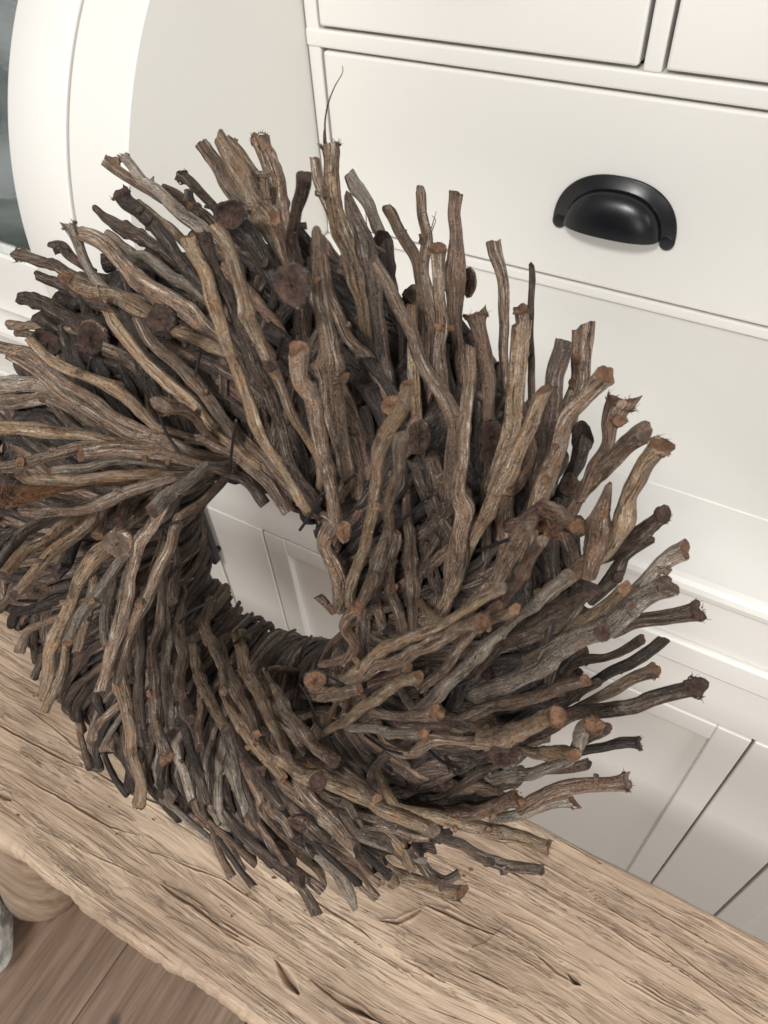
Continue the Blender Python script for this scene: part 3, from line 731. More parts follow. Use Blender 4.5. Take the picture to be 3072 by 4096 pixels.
S('F','t',.075,.10,'c','1050,1660,80 1000,1600,90 900,1400,90 720,1150,90 620,950,105 570,750,100 500,500,110 390,280,110 300,0,120 250,-200,110 170,-350,115 95,-500,115')
S('F','d',.075,.095,'f','1110,1640,80 1090,1580,85 980,1400,90 890,1200,95 830,950,100 730,700,110 600,450,105 500,220,100 430,0,110 330,-200,120 250,-400,120 205,-520,130')
S('F','t',.08,.11,'c','1160,1420,70 1130,1300,70 1020,1080,75 940,930,80 860,700,90 760,500,110 680,300,120 600,100,130 530,-100,120 440,-320,120 370,-480,110 290,-590,112')
S('F','g',.08,.10,'c','1310,2460,100 1300,2300,115 1260,2100,150 1205,1930,140 1270,1780,140 1255,1640,130 1220,1350,140 1130,1000,150 1080,750,150 1000,600,150 975,380,175')
S('A','k',.05,.055,'f','1750,1450,100 1640,1300,115 1450,1060,130 1270,850,140 1100,700,150 1000,620,160 960,555,150')
S('A','g',.0,.0,'c','1300,600,80 1200,530,80 1060,430,90 930,340,90 850,285,95')
S('A','w',.01,.01,'f','1760,980,130 1640,850,130 1450,720,130 1280,570,130 1150,460,120 1060,330,100 1000,245,90')
S('A','g',-.02,-.02,'c','1760,860,120 1640,730,120 1520,620,110 1400,530,90 1315,497,78')
S('A','t',.0,.0,'c','1620,1060,90 1500,950,90 1350,820,90 1220,720,80 1125,640,62')
S('A','d',-.01,-.01,'p','1520,1150,80 1400,1080,80 1180,930,110 980,840,110 860,740,80 740,655,55')
S('A','w',.0,.0,'c','1600,1350,100 1500,1290,110 1320,1200,120 1200,1110,130 1080,1040,110 960,950,110 865,885,115')
S('A','w',.05,.05,'f','1250,1440,120 1100,1390,130 900,1340,120 780,1230,110 690,1080,100 610,930,115 535,805,120')
S('A','g',.045,.05,'c','1800,1750,130 1640,1620,150 1450,1440,170 1200,1270,170 1000,1120,150 820,960,145 650,880,118')
S('A','d',.0,.0,'c','750,1180,60 640,1110,65 540,1040,85 470,975,85 408,962,62')
S('A','g',.02,.02,'f','900,1370,110 760,1280,110 560,1200,110 400,1130,100 270,1080,95 150,1035,110')
S('A','t',.065,.07,'f','1290,1540,100 1200,1510,110 1060,1450,120 900,1390,110 740,1350,110 610,1300,110 535,1225,90')
S('F','t',.06,.065,'c','100,290,90 0,250,95 120,290,92 300,370,110 460,440,95')
S('A','d',.01,.01,'c','900,1480,100 700,1400,100 500,1290,105 305,1212,85')
S('E','d',.03,.03,'c','820,300,110 680,230,120 520,130,110 350,40,110 240,0,100 168,-15,95')
S('E','g',.06,.055,'c','1215,880,85 1180,720,90 1110,580,100 980,480,110 830,395,110')
S('E','t',.0,.0,'c','720,290,80 560,230,80 350,210,80 200,195,80 75,192,78')
S('E','g',-.01,-.01,'c','380,300,70 250,280,70 138,265,60')
S('E','t',.08,.085,'c','1330,1020,70 1280,1010,75 1150,900,100 1040,800,110 880,690,110 700,610,100 520,550,110 370,480,110 260,390,100 205,325,75')
S('E','g',.08,.09,'c','1560,1230,90 1400,1130,100 1100,1010,100 900,920,100 780,820,110 620,720,100 480,650,120 360,560,130 230,440,120 100,400,110 -80,340,110')
S('E','g',.085,.085,'c','1560,1290,80 1430,1210,90 1250,1110,100 1050,1070,110 850,960,110 650,850,100 450,720,100 330,620,90 200,530,70 60,450,60')
S('E','w',.04,.05,'c','620,760,100 420,700,115 250,680,130 100,680,130 -80,690,130')
S('E','g',.045,.045,'c','620,900,100 470,800,110 330,770,110 180,800,120 -60,840,130')
S('E','t',.08,.10,'c','1050,1150,90 880,1120,100 700,1080,110 500,1060,120 300,1040,130 100,1030,130 -80,1030,130')
S('E','g',.085,.10,'c','1020,1160,80 880,1160,85 650,1180,100 450,1230,110 250,1270,110 50,1310,110 -80,1330,110')
S('E','g',.09,.10,'c','1650,1330,60 1400,1270,90 1150,1230,115 900,1230,120 650,1255,112')
S('E','t',.095,.12,'f','1450,1400,70 1200,1390,90 950,1400,90 700,1430,90 400,1430,95 200,1420,95 130,1375,80')
S('E','w',.095,.105,'c','1340,1330,60 1150,1300,65 900,1290,75 700,1350,90 540,1360,95 400,1372,85')
S('E','o',.10,.13,'f','900,1450,70 620,1480,90 400,1500,120 200,1560,150 20,1550,170')
S('I','w',.10,.13,'c','620,470,80 460,520,90 330,580,90 180,680,100 60,820,95 -60,960,90')
S('I','g',.11,.11,'c','1380,230,60 1230,265,75 1000,330,90 850,400,100 700,450,95 500,480,90 300,500,80 150,490,60')
S('I','t',.11,.13,'c','780,420,90 640,530,110 500,620,110 380,730,110 230,800,110 120,900,110 20,1000,100')
S('I','t',.12,.13,'c','800,400,70 760,470,80 720,570,90 600,680,100 450,780,110 330,930,110 220,1060,110 120,1160,95')
S('I','t',.10,.085,'c','960,640,130 880,760,160 760,880,170 680,1020,140 590,1170,115 530,1320,110 470,1450,105 400,1640,110 350,1860,100 325,1970,85')
S('I','w',.10,.115,'c','1640,120,70 1560,200,80 1440,290,100 1300,400,120 1205,490,115')
S('I','g',.10,.10,'c','1340,400,80 1310,470,90 1210,620,100 1120,740,110 1080,900,100 1040,1030,100 1020,1160,110 960,1350,110 920,1500,100 880,1660,90 850,1800,80 815,1930,115')
S('I','w',.12,.12,'c','1150,700,60 1060,800,70 960,900,90 860,1040,100 760,1200,110 650,1330,110 570,1480,110 540,1530,95')
S('M','t',.07,.07,'c','540,300,60 520,400,65 500,560,80 440,720,85 355,885,80')
S('I','g',.11,.09,'c','1430,540,90 1400,640,100 1370,800,105 1280,960,115 1200,1160,115 1100,1320,115 1020,1500,110 960,1700,100 915,1870,85')
S('M','g',.10,.095,'f','1290,-150,90 1290,0,95 1270,200,115 1230,400,110 1250,600,115 1250,800,105 1240,950,105 1290,1100,105 1335,1250,120')
S('M','w',.09,.08,'c','1300,-120,70 1310,20,80 1350,200,85 1340,400,85 1320,600,75 1330,850,85 1345,1060,72')
S('M','t',.08,.06,'f','990,520,80 990,640,110 1010,800,115 1030,1000,105 1050,1250,105 1110,1450,100 1130,1610,100')
S('M','d',.08,.075,'c','1150,50,80 1140,200,95 1150,400,95 1120,620,95 1110,800,95 1130,1050,95 1150,1180,115')
S('M','k',.05,.04,'p','650,250,70 670,380,80 690,600,80 800,850,65 940,1080,65 1010,1300,75 1075,1510,60')
S('M','d',.05,.05,'c','380,-60,60 330,50,75 270,250,75 275,500,60')
S('M','d',.05,.05,'c','450,-100,90 420,60,105 400,250,105 390,380,72')
S('M','w',.06,.045,'c','1160,1150,80 1190,1230,90 1260,1350,115 1320,1620,85')
S('N','t',.10,.085,'c','240,320,80 250,400,90 290,560,90 350,720,95 420,900,95 490,1030,85')
S('N','g',.10,.105,'p','380,20,65 370,60,70 350,200,80 400,370,85 470,560,82 515,735,72')
S('N','t',.10,.10,'c','600,260,90 620,340,100 680,560,110 760,760,112 860,950,112 930,1100,100 1000,1225,90')
S('N','g',.10,.11,'f','800,560,70 830,640,85 930,800,100 1050,970,100 1180,1100,100 1290,1240,110 1345,1300,105')
S('N','t',.095,.09,'c','480,700,70 520,800,85 620,960,112 740,1130,112 850,1300,112 965,1435,82')
S('N','t',.09,.105,'f','720,1020,90 780,1090,100 900,1220,120 1030,1330,125 1120,1410,145 1210,1470,155')
S('N','w',.085,.06,'c','480,980,90 500,1050,100 550,1250,95 580,1430,85 645,1650,82')
S('N','d',.09,.06,'c','120,600,60 140,700,65 170,900,90 240,1200,92 290,1400,92 375,1620,82')
S('N','g',.08,.075,'c','300,560,55 300,640,60 320,850,82 290,1050,90 310,1190,82')
S('N','g',.085,.08,'c','900,880,80 980,980,90 1100,1150,105 1250,1290,120 1450,1370,115 1630,1490,102')
S('L','g',.095,.10,'c','60,860,100 150,920,112 330,990,112 480,1070,110 635,1165,92')
S('L','t',.09,.10,'c','40,940,90 150,1000,95 380,1120,105 600,1240,115 850,1370,122 1065,1465,115')
S('P','t',.08,.065,'f','180,650,80 330,690,95 500,740,112 800,830,122 1100,900,122 1395,972,112')
S('P','d',.06,.02,'c','380,800,70 480,860,75 680,950,82 820,1060,92 1000,1120,100 1340,1160,92')
S('P','g',.065,.055,'c','-80,790,70 0,800,70 150,830,65 300,890,65 430,900,60')
S('P','t',.06,.05,'c','0,800,75 60,850,82 200,970,90 270,1110,75 310,1170,60')
S('P','t',.03,.02,'f','60,1100,80 160,1180,95 350,1260,112 520,1330,112 685,1350,112')
S('P','d',.05,.03,'c','250,960,85 330,1050,95 450,1190,105 560,1230,85 660,1170,75')
S('O','g',.085,.08,'c','780,440,90 860,540,112 1000,720,115 1130,860,132 1265,995,130')
S('O','r',.05,.045,'c','400,760,90 480,830,102 600,980,115 730,1110,105')
S('O','t',.06,.04,'c','360,380,70 420,500,72 500,700,65 680,900,75 800,1050,75 940,1170,82 985,1265,55')
S('O','w',.05,.03,'p','680,780,80 750,860,95 900,1000,135 1050,1130,115 1200,1350,92 1250,1450,50')
S('O','g',.05,.03,'c','880,880,80 960,960,92 1100,1080,115 1250,1210,122 1395,1375,85')
S('O','w',.05,.04,'c','-20,480,70 20,600,75 120,720,75 220,900,75 335,1140,70')
S('O','k',.06,.05,'c','20,360,70 70,470,82 180,640,92 280,800,92 355,950,62')
S('O','w',.07,.06,'c','230,330,75 270,420,82 320,560,82 365,710,62')
S('O','r',.05,.03,'c','1080,960,80 1190,1040,95 1290,1090,112 1410,1165,92')
S('C','g',.0,-.01,'c','640,1300,80 600,1120,80 560,900,85 530,700,100 430,540,100 360,400,100 300,265,105')
S('C','g',.01,.0,'c','640,1600,110 620,1300,112 590,1000,112 580,750,102 595,500,100 570,300,92 565,130,92')
S('C','r',.0,.0,'c','880,1650,110 870,1500,115 855,1250,110 850,1050,150 845,850,175 860,650,130 865,450,112 840,300,112 832,140,112')
S('C','g',.04,.045,'f','770,1950,110 740,1700,130 720,1500,130 715,1200,130 700,1000,122 690,750,122 700,590,142')
S('C','g',.03,.03,'c','700,1500,120 690,1250,110 640,1000,80 610,800,72 598,690,62')
S('C','g',-.02,-.02,'c','1250,1750,80 1230,1600,85 1230,1250,92 1220,950,102 1200,750,102 1160,540,122')
S('C','d',-.03,-.03,'p','1450,1800,65 1450,1650,70 1450,1250,70 1455,950,62 1450,820,62 1442,720,50')
S('C','g',-.01,-.01,'f','1390,1450,90 1385,1300,105 1382,1180,122 1372,1085,130')
S('G','t',.04,.05,'c','1150,1250,110 1180,1050,130 1230,850,150 1270,600,150 1300,300,150 1330,0,142 1342,-215,155')
S('G','t',.06,.07,'c','640,2150,80 720,2040,100 840,1850,115 930,1640,110 1030,1450,112 1110,1320,122 1190,1150,132 1290,950,140 1370,700,132 1450,500,122 1550,305,122')
S('G','r',.0,.01,'f','1110,750,100 1100,450,105 1090,240,120 1070,50,112 1060,-120,115 1045,-230,140 1038,-290,182')
S('G','g',.065,.085,'c','740,2100,90 800,1880,120 880,1650,130 900,1450,130 930,1280,130 880,1130,120 890,1000,112 920,850,112 910,600,112 930,300,112 940,100,102 950,-40,95')
S('G','g',.06,.06,'c','800,1250,100 800,1000,112 810,750,112 830,560,122 750,380,130 640,230,130 550,50,122 480,-150,122 380,-350,122 280,-550,122 190,-725,112')
S('G','t',.03,.03,'c','560,650,110 540,480,122 500,200,112 490,0,112 500,-200,92 490,-370,105')
S('C','k',-.01,-.01,'p','420,1300,60 360,1100,65 320,850,85 285,700,140 262,590,180')
S('G','t',.08,.12,'c','0,2020,100 30,1850,105 80,1700,85 120,1500,92 165,1300,92 200,1050,105 235,830,122 330,650,130 420,480,122 455,265,100')
S('G','g',.085,.13,'c','100,2040,90 140,1940,100 200,1760,112 250,1600,122 290,1400,92 310,1250,102 370,1080,112 400,950,112 420,800,122 430,705,135')
S('H','r',.115,.12,'f','160,1320,60 300,1290,82 390,1240,105 420,1150,92 370,1020,92 400,930,102 470,870,115')
S('H','g',.06,.06,'c','920,1060,90 900,830,92 890,720,112 870,580,102 870,400,102 860,250,92 830,100,72 830,-40,60')
S('H','g',.065,.065,'c','830,1100,85 780,850,102 730,700,92 735,500,92 760,350,102 760,265,85')
S('H','g',.06,.06,'c','650,1060,80 620,900,92 600,760,92 680,560,92 720,450,82')
S('H','d',.045,.04,'c','1130,850,100 1110,740,112 1060,560,112 990,380,102 920,220,92')
S('H','d',.045,.04,'c','1220,420,110 1180,250,120 1100,100,110 1050,-60,110')
S('H','g',.055,.05,'c','1190,840,100 1220,640,115 1240,450,125 1290,250,130 1310,60,130 1300,-100,110')
S('H','t',.10,.15,'c','340,1420,70 430,1370,95 600,1250,102 800,1140,112 1000,1040,112 1200,940,112 1400,840,112 1600,735,135')
S('H','g',.10,.14,'f','400,1450,100 600,1350,112 900,1230,122 1150,1100,122 1300,1030,125 1430,970,130')
S('H','t',.12,.14,'c','1300,1060,90 1420,1010,90 1560,960,80 1700,890,105')
S('H','g',.09,.12,'c','980,1510,85 1150,1330,102 1300,1150,112 1450,1000,92 1600,850,80')
S('H','w',.09,.13,'c','950,1690,100 1150,1500,122 1300,1340,122 1480,1180,112 1640,1020,85 1750,920,75 1900,840,100 2020,720,95 2145,600,115')
S('L','t',.11,.13,'c','180,670,60 300,600,82 450,500,102 650,370,112 800,270,112 935,200,112')
S('L','g',.10,.12,'f','360,540,90 480,530,102 700,520,85 900,520,85 1085,485,125')
S('L','w',.105,.12,'f','360,620,75 420,620,80 600,620,82 800,660,85 985,692,95')
S('L','g',.08,.08,'c','700,760,90 780,800,100 930,830,95 1050,740,112 1200,720,82 1420,725,92')
S('L','d',.07,.07,'c','820,600,100 950,600,112 1200,590,122 1400,610,142 1570,640,122')
S('K','t',.10,.13,'f','-20,740,130 150,720,180 330,650,165 480,575,140 650,550,160')
S('K','w',.07,.09,'f','150,1040,100 330,1010,112 560,940,102 730,890,92 830,790,112 870,680,132 945,605,142')
S('K','d',.065,.07,'c','800,770,95 900,700,105 1035,612,115')
S('K','t',.08,.085,'c','330,790,85 430,800,100 620,830,112 805,850,112')
S('K','k',.05,.05,'f','700,850,90 820,820,92 1000,780,92 1150,750,92 1325,760,105')
S('K','d',.045,.045,'c','450,980,60 600,960,65 780,930,82 908,905,92')
S('K','r',.05,.05,'f','350,1280,90 500,1200,102 700,1120,122 900,1090,115 1050,1070,115 1205,1042,142')
S('K','w',.045,.04,'f','120,1340,90 250,1330,92 500,1270,92 650,1230,92 785,1222,125')
S('P','r',.07,.08,'f','360,680,90 520,700,105 700,690,112 900,655,122 1145,608,132')
S('J','d',.04,.05,'f','900,1060,100 1050,990,105 1200,950,112 1400,915,122 1585,868,155')
S('J','w',.06,.08,'f','-200,1560,150 0,1480,160 200,1370,170 500,1190,172 700,1090,170 820,1040,185 950,970,170 1080,870,165 1200,770,155 1320,680,160')
S('J','w',.03,.035,'c','950,850,100 1050,760,102 1200,620,125 1350,460,155 1465,380,165')
S('J','d',.08,.10,'c','-220,1420,110 -100,1270,120 20,1150,140 200,1020,160 400,900,155 600,775,155 745,690,155')
S('J','t',.07,.08,'c','250,1290,80 350,1210,92 550,1050,112 750,890,112 900,790,112 995,730,120')
S('J','r',.10,.12,'c','-180,1080,80 -90,950,85 0,830,92 100,680,95 230,480,112 352,345,105')
S('J','t',.05,.06,'f','380,760,110 560,620,122 720,500,142 860,370,152 980,180,172 1030,-50,172 1100,-230,172 1200,-350,180 1295,-430,185')
S('J','r',.045,.045,'p','700,620,130 740,480,160 800,250,200 840,50,130 875,-120,50')
S('J','d',.02,.02,'f','640,560,65 760,500,75 950,420,112 1100,280,132 1200,170,132 1295,108,135')
S('J','d',.01,.01,'c','720,820,90 820,720,112 930,600,132 1000,450,85 1120,350,92 1218,288,95')
S('J','g',.055,.08,'p','-330,1060,110 -200,830,120 -60,650,130 50,470,160 170,250,165 260,150,120')
S('D','g',.05,.055,'c','160,2060,130 220,1850,150 310,1560,190 400,1350,180 490,1130,152 580,930,132 700,800,142 790,690,162 855,590,178')
S('D','r',.03,.03,'f','640,1600,90 740,1350,105 860,1150,115 900,1000,155 960,900,222 1003,825,242')
S('D','g',.045,.05,'c','480,1800,120 640,1580,142 770,1400,152 900,1260,152 1030,1150,152 1145,1070,172')
S('D','d',.02,.02,'c','270,1750,140 310,1500,160 350,1200,152 390,900,152 430,650,152 500,450,152 532,330,155')
S('D','g',-.01,-.01,'c','430,1350,110 480,1200,132 560,900,172 610,650,162 640,400,172 658,225,192')
S('J','g',.03,.03,'f','560,1690,60 650,1640,62 900,1530,92 1080,1440,102 1240,1370,115')
S('K','d',.05,.06,'f','60,850,110 250,760,132 500,650,142 800,530,142 1100,470,142 1400,390,142 1640,310,150 1770,278,175')
S('J','k',.03,.03,'c','620,1540,75 700,1490,82 870,1400,92 1050,1300,102 1200,1190,102 1295,1108,95')
S('J','d',.02,.02,'c','500,1420,55 560,1340,62 680,1270,82 850,1250,65 1000,1190,72 1145,1118,85')
S('K','g',.08,.09,'c','-150,580,110 30,500,122 300,420,132 550,330,122 800,250,122 875,238,115')
S('K','k',.05,.05,'c','300,480,85 400,440,95 650,420,105 830,330,95 1000,250,82')
S('F','g',.04,.03,'c','1720,900,80 1640,700,92 1540,500,112 1400,320,112 1330,150,122 1250,-50,112 1200,-350,95')
S('E','t',.07,.075,'c','2050,1330,90 1850,1130,102 1650,950,122 1500,780,122 1350,650,122 1180,500,112 1000,330,112 900,190,102 850,90,85')
S('E','g',.075,.07,'c','1850,1030,100 1740,880,115 1580,700,115 1420,540,112 1280,420,112 1180,300,112 1095,140,105')
S('E','r',.085,.10,'f','1660,1080,75 1580,970,90 1450,860,125 1320,840,140')
S('F','g',.055,.05,'c','900,1700,90 720,1450,100 500,1250,110 300,1140,110 100,1090,100')
S('F','d',.05,.05,'c','720,1640,90 560,1440,100 300,1330,100 0,1250,90')
S('F','g',.055,.05,'c','960,1560,85 820,1400,95 680,1250,100 520,1060,95 480,980,80')
S('F','d',.05,.05,'c','1090,1640,80 1080,1450,90 1040,1250,90 960,1100,90 900,1000,80')
S('F','d',.045,.045,'c','640,960,100 480,880,110 330,760,110 210,620,110 100,560,100')
S('F','d',.04,.04,'c','700,760,100 520,640,110 350,560,110 200,480,100 60,430,100')
S('F','d',.04,.045,'c','860,560,90 760,420,100 640,300,100 540,180,100 440,120,90')
S('F','g',.05,.05,'c','1440,1650,90 1400,1400,110 1360,1200,120 1330,1000,120')
S('F','g',.055,.055,'c','1500,1640,90 1480,1400,100 1440,1200,110 1420,1080,100')
S('G','d',.045,.04,'c','700,1500,110 640,1250,120 560,1050,120 500,880,110')
S('G','g',.05,.045,'c','760,1320,100 720,1120,110 680,950,110 640,840,100')
S('G','d',.04,.035,'c','1100,1660,100 1080,1400,110 1090,1150,110 1110,950,100 1100,820,90')
S('G','g',.035,.03,'c','1230,1660,110 1240,1400,120 1260,1150,120 1290,950,100')
S('H','g',.06,.06,'c','300,860,100 330,700,110 300,560,100 250,420,80')
S('H','d',.055,.05,'c','560,1250,100 530,1050,110 520,880,110 560,740,100')
S('H','g',.055,.05,'c','470,1250,90 510,1060,100 520,900,100')
S('L','g',.06,.06,'c','-60,520,90 100,490,100 250,520,95 380,540,85')
S('L','g',.07,.07,'c','40,360,90 200,370,100 330,330,105 470,290,90')
S('L','r',.075,.075,'c','380,420,80 500,330,100 700,220,105 880,130,90')
S('L','d',.06,.055,'c','560,1060,80 600,960,95 680,850,100 720,800,85')
S('L','d',.05,.05,'c','1560,960,90 1420,1000,100 1300,1080,90 1120,1180,85 1020,1190,75')
S('L','d',.05,.05,'c','700,1160,90 850,1110,110 1050,1060,110 1220,960,90')
S('L','d',.06,.06,'c','680,1210,90 900,1260,110 1150,1270,115 1400,1270,120 1600,1230,110')
S('H','r',.05,.055,'c','270,900,60 210,830,62 150,772,80')
S('J','r',.09,.095,'f','190,190,110 300,130,150 420,110,150 520,140,130 590,190,110')
S('J','o',.09,.10,'f','330,200,80 380,230,90 430,260,90')
S('D','k',.01,.0,'c','480,1600,100 560,1400,115 620,1230,130 650,1110,150')
S('M','g',.095,.09,'c','760,-300,70 740,-150,80 700,60,85 660,250,85 610,420,80')
S('M','w',.09,.085,'c','900,-260,70 880,-100,80 850,80,90 850,240,90 870,380,75')
S('M','d',.09,.08,'c','1060,-60,80 1030,150,90 1010,360,90 1040,560,85 1060,640,75')
S('M','g',.10,.09,'f','1430,40,70 1440,220,85 1480,420,90 1440,640,85 1430,760,90')
S('M','k',.085,.075,'c','1420,700,70 1440,880,80 1490,1050,85 1560,1250,80 1620,1400,75')
S('M','w',.08,.07,'c','1400,1150,70 1420,1280,80 1470,1420,90 1530,1600,80')
S('N','d',.095,.09,'c','120,330,70 110,480,80 150,640,85 190,820,85 210,960,80')
S('N','g',.095,.09,'c','440,330,80 500,470,90 560,640,95 640,820,95 700,960,90 740,1060,85')
S('N','r',.09,.08,'c','700,860,80 760,980,90 800,1060,80')
S('N','d',.09,.08,'c','560,1000,80 620,1140,95 680,1250,100 800,1360,95')
S('N','t',.09,.08,'c','760,1060,70 820,1180,80 870,1290,80 960,1400,75')
S('N','d',.085,.07,'c','700,1330,80 780,1450,90 880,1560,90 960,1660,80')
S('N','g',.08,.065,'c','960,1440,90 1080,1560,100 1220,1680,100')
S('N','r',.08,.065,'c','620,1290,80 700,1430,90 760,1560,90 790,1640,85')
S('O','g',.075,.06,'c','470,560,80 570,680,90 680,760,90 740,860,80')
S('O','d',.08,.065,'c','900,540,80 1040,600,95 1180,640,90 1240,720,80')
S('O','d',.07,.05,'c','1240,860,80 1380,900,95 1500,960,95 1620,1040,85')
S('O','t',.06,.04,'f','1400,1140,80 1480,1180,90 1560,1260,90')
S('I','d',.085,.08,'c','1340,600,80 1380,760,90 1400,920,95 1380,1080,90 1400,1220,85')
S('I','r',.08,.08,'c','960,430,100 870,480,110 820,600,110 780,700,100')
S('I','g',.075,.07,'c','1060,380,90 1010,470,100 970,560,100')
S('I','k',.075,.07,'c','620,700,100 560,820,110 520,930,110 460,1010,100')
S('I','g',.09,.085,'c','1300,680,80 1280,820,90 1230,940,85 1180,1100,85 1130,1240,75')
# ends that are not what their bark suggests, knobs, twine
KNOBS = [  # tile, x, y, width, height, h, bark, cut, hollow
 ('B', 940, 1280, 330, 370, .098, 'd', CUTD, 0), ('A', 1290, 1550, 285, 230, .078, 'd', CUTD, 0), ('E', 740, 300, 265, 310, .055, 'r', CUTD, 0),
 ('E', 370, 345, 240, 240, .045, 'k', CUTD, 1), ('B', 450, 715, 300, 240, .045, 'k', CUTD, 1), ('G', 330, 445, 190, 170, .06, 'r', CUT, 0),
 ('G', 545, 690, 200, 380, .058, 'r', CUTD, 0), ('C', 955, 860, 110, 270, .0, 'r', CUTD, 0), ('C', 262, 560, 185, 230, -.012, 'k', CUTD, 1),
 ('G', 1130, 700, 190, 330, .02, 'd', CUTD, 0), ('D', 655, 1100, 190, 270, .0, 'k', CUTD, 1), ('D', 550, 1475, 175, 195, .01, 'k', CUTD, 0),
 ('I', 945, 750, 255, 265, .118, 'g', CUTG, 0), ('I', 300, 1125, 220, 160, .09, 'r', CUTD, 0),
 ('O', 790, 790, 220, 120, .085, 'r', CUTD, 0), ('K', 240, 850, 330, 190, .095, 'd', CUTD, 0), ('J', 820, 1055, 150, 190, .09, 'w', CUTD, 0),
 ('A', 660, 1245, 180, 140, .03, 'r', CUTD, 0), ('H', 350, 250, 130, 210, .085, 'g', CUT, 0),
 ('L', 120, 240, 190, 190, .10, 'r', FIB, 0), 
 ('F', 760, 510, 120, 150, .088, 'd', CUTD, 0), ('F', 700, 960, 90, 210, .07, 'r', CUTD, 0), 
 
]
TWINES = [('H', '0,240 90,110 170,-10'), ('H', '730,240 860,130 1010,10'), ('H', '510,870 600,800 670,740'), ('H', '200,1390 350,1470 500,1540 650,1510'),
 ('L', '880,300 1100,300 1250,280 1390,230'), ('L', '0,280 80,420 150,590 250,690'), ('L', '520,680 680,790 820,835'), ('L', '1030,800 1130,890 1240,950'),
 ('G', '1010,1610 1150,1560 1280,1510'), ('E', '1275,920 1330,1060 1450,1240'), ('F', '440,1370 460,1150 490,960'), ('F', '200,420 180,520 160,610'),
 ('F', '820,480 830,400 870,290'), ('N', '70,290 150,170 230,90 420,0'), ('N', '540,380 640,290 760,190'), ('N', '800,660 860,480 1000,270 1060,240'),
 ('N', '1100,490 1120,390 1190,290'), ('I', '890,420 1000,380 1100,370'), ('I', '1100,710 1230,640 1440,570'), ('I', '1350,1150 1440,1080 1540,1030'),
 ('G', '320,1450 380,1390 500,1290 680,1140'), ('E', '710,580 715,520 730,460'), ('P', '430,200 520,280 640,350'), ('F', '1120,1640 1150,1590 1190,1540'),
 ('F', '1360,1470 1410,1420 1460,1390')]
# ------------------------------------------------------------------ build the traced twigs
CUTFOR = {'k': CUTD, 'd': CUTD, 'g': CUT, 't': CUT, 'r': CUT, 'w': CUT, 'o': FIB}
ntw = 0
for k, (tile, bark, hr, ht, end, pts) in enumerate(TW):
    Lp = sum(math.hypot(b[0]-a[0], b[1]-a[1]) for a, b in zip(pts, pts[1:]))
    n = int(np.clip(Lp/22, 14, 64)); P, R = lift(tile, pts, hr, ht, n, True)
    sides = 22 if R.max() > 0.004 else 16
    cutm = CUTFOR[bark] if k % 4 else (CUTG if bark not in 'kd' else CUTD)
    if end == 'f': R = R*(1+0.16*np.clip((np.linspace(0, 1, len(R))-0.93)/0.07, 0, 1))
    V, F, mi, sc, fr = tube(P, R*0.90, sides, 100+k, ragged=0.5 if end == 'f' else 0.25, end=end, flat=0.06)
    if tile in 'MNOI' and k % 3: cutm = CUTD
    rs = np.random.default_rng(4000+k)
    for _ in range(rs.integers(0, 3)):                 # stubs of broken side shoots
        i0 = int(len(P)*rs.uniform(0.3, 0.85)); t0 = P[min(i0+2, len(P)-1)]-P[i0-2]; t0 /= np.linalg.norm(t0); sd = np.cross(t0, rs.normal(size=3)); sd /= np.linalg.norm(sd)
        if sd@FW > 0.2: sd = -sd
        d0 = sd*0.85+t0*rs.uniform(0.2, 0.7); d0 /= np.linalg.norm(d0); r1 = R[i0]*rs.uniform(0.32, 0.55); l1 = R[i0]*rs.uniform(1.0, 1.9)
        v2, f2, m2, s2, _ = tube(P[i0]+d0*np.linspace(0, 1, 6)[:, None]*l1, r1*np.array([1.5, 1.25, 1.05, 1, 1, 1.05]), 9, 6000+k, ragged=0.5, end='c')
        F = F+[tuple(x+len(V) for x in q) for q in f2]; mi = mi+m2; V = np.vstack([V, v2]); sc = np.vstack([sc, s2+sc[i0*sides]])
    o = twig_obj('twig', V, F, mi, sc, [SM[bark], cutm]); ntw += 1
    if end == 'f':
        big = bark == 'o'
        hairs('frayed_end', fr, o, 900+k, 160 if big else 80, fr[4]*(2.4 if big else 0.42), FIBD if bark in 'kd' else FIB, 0.35, rim=not big, thick=2.0)

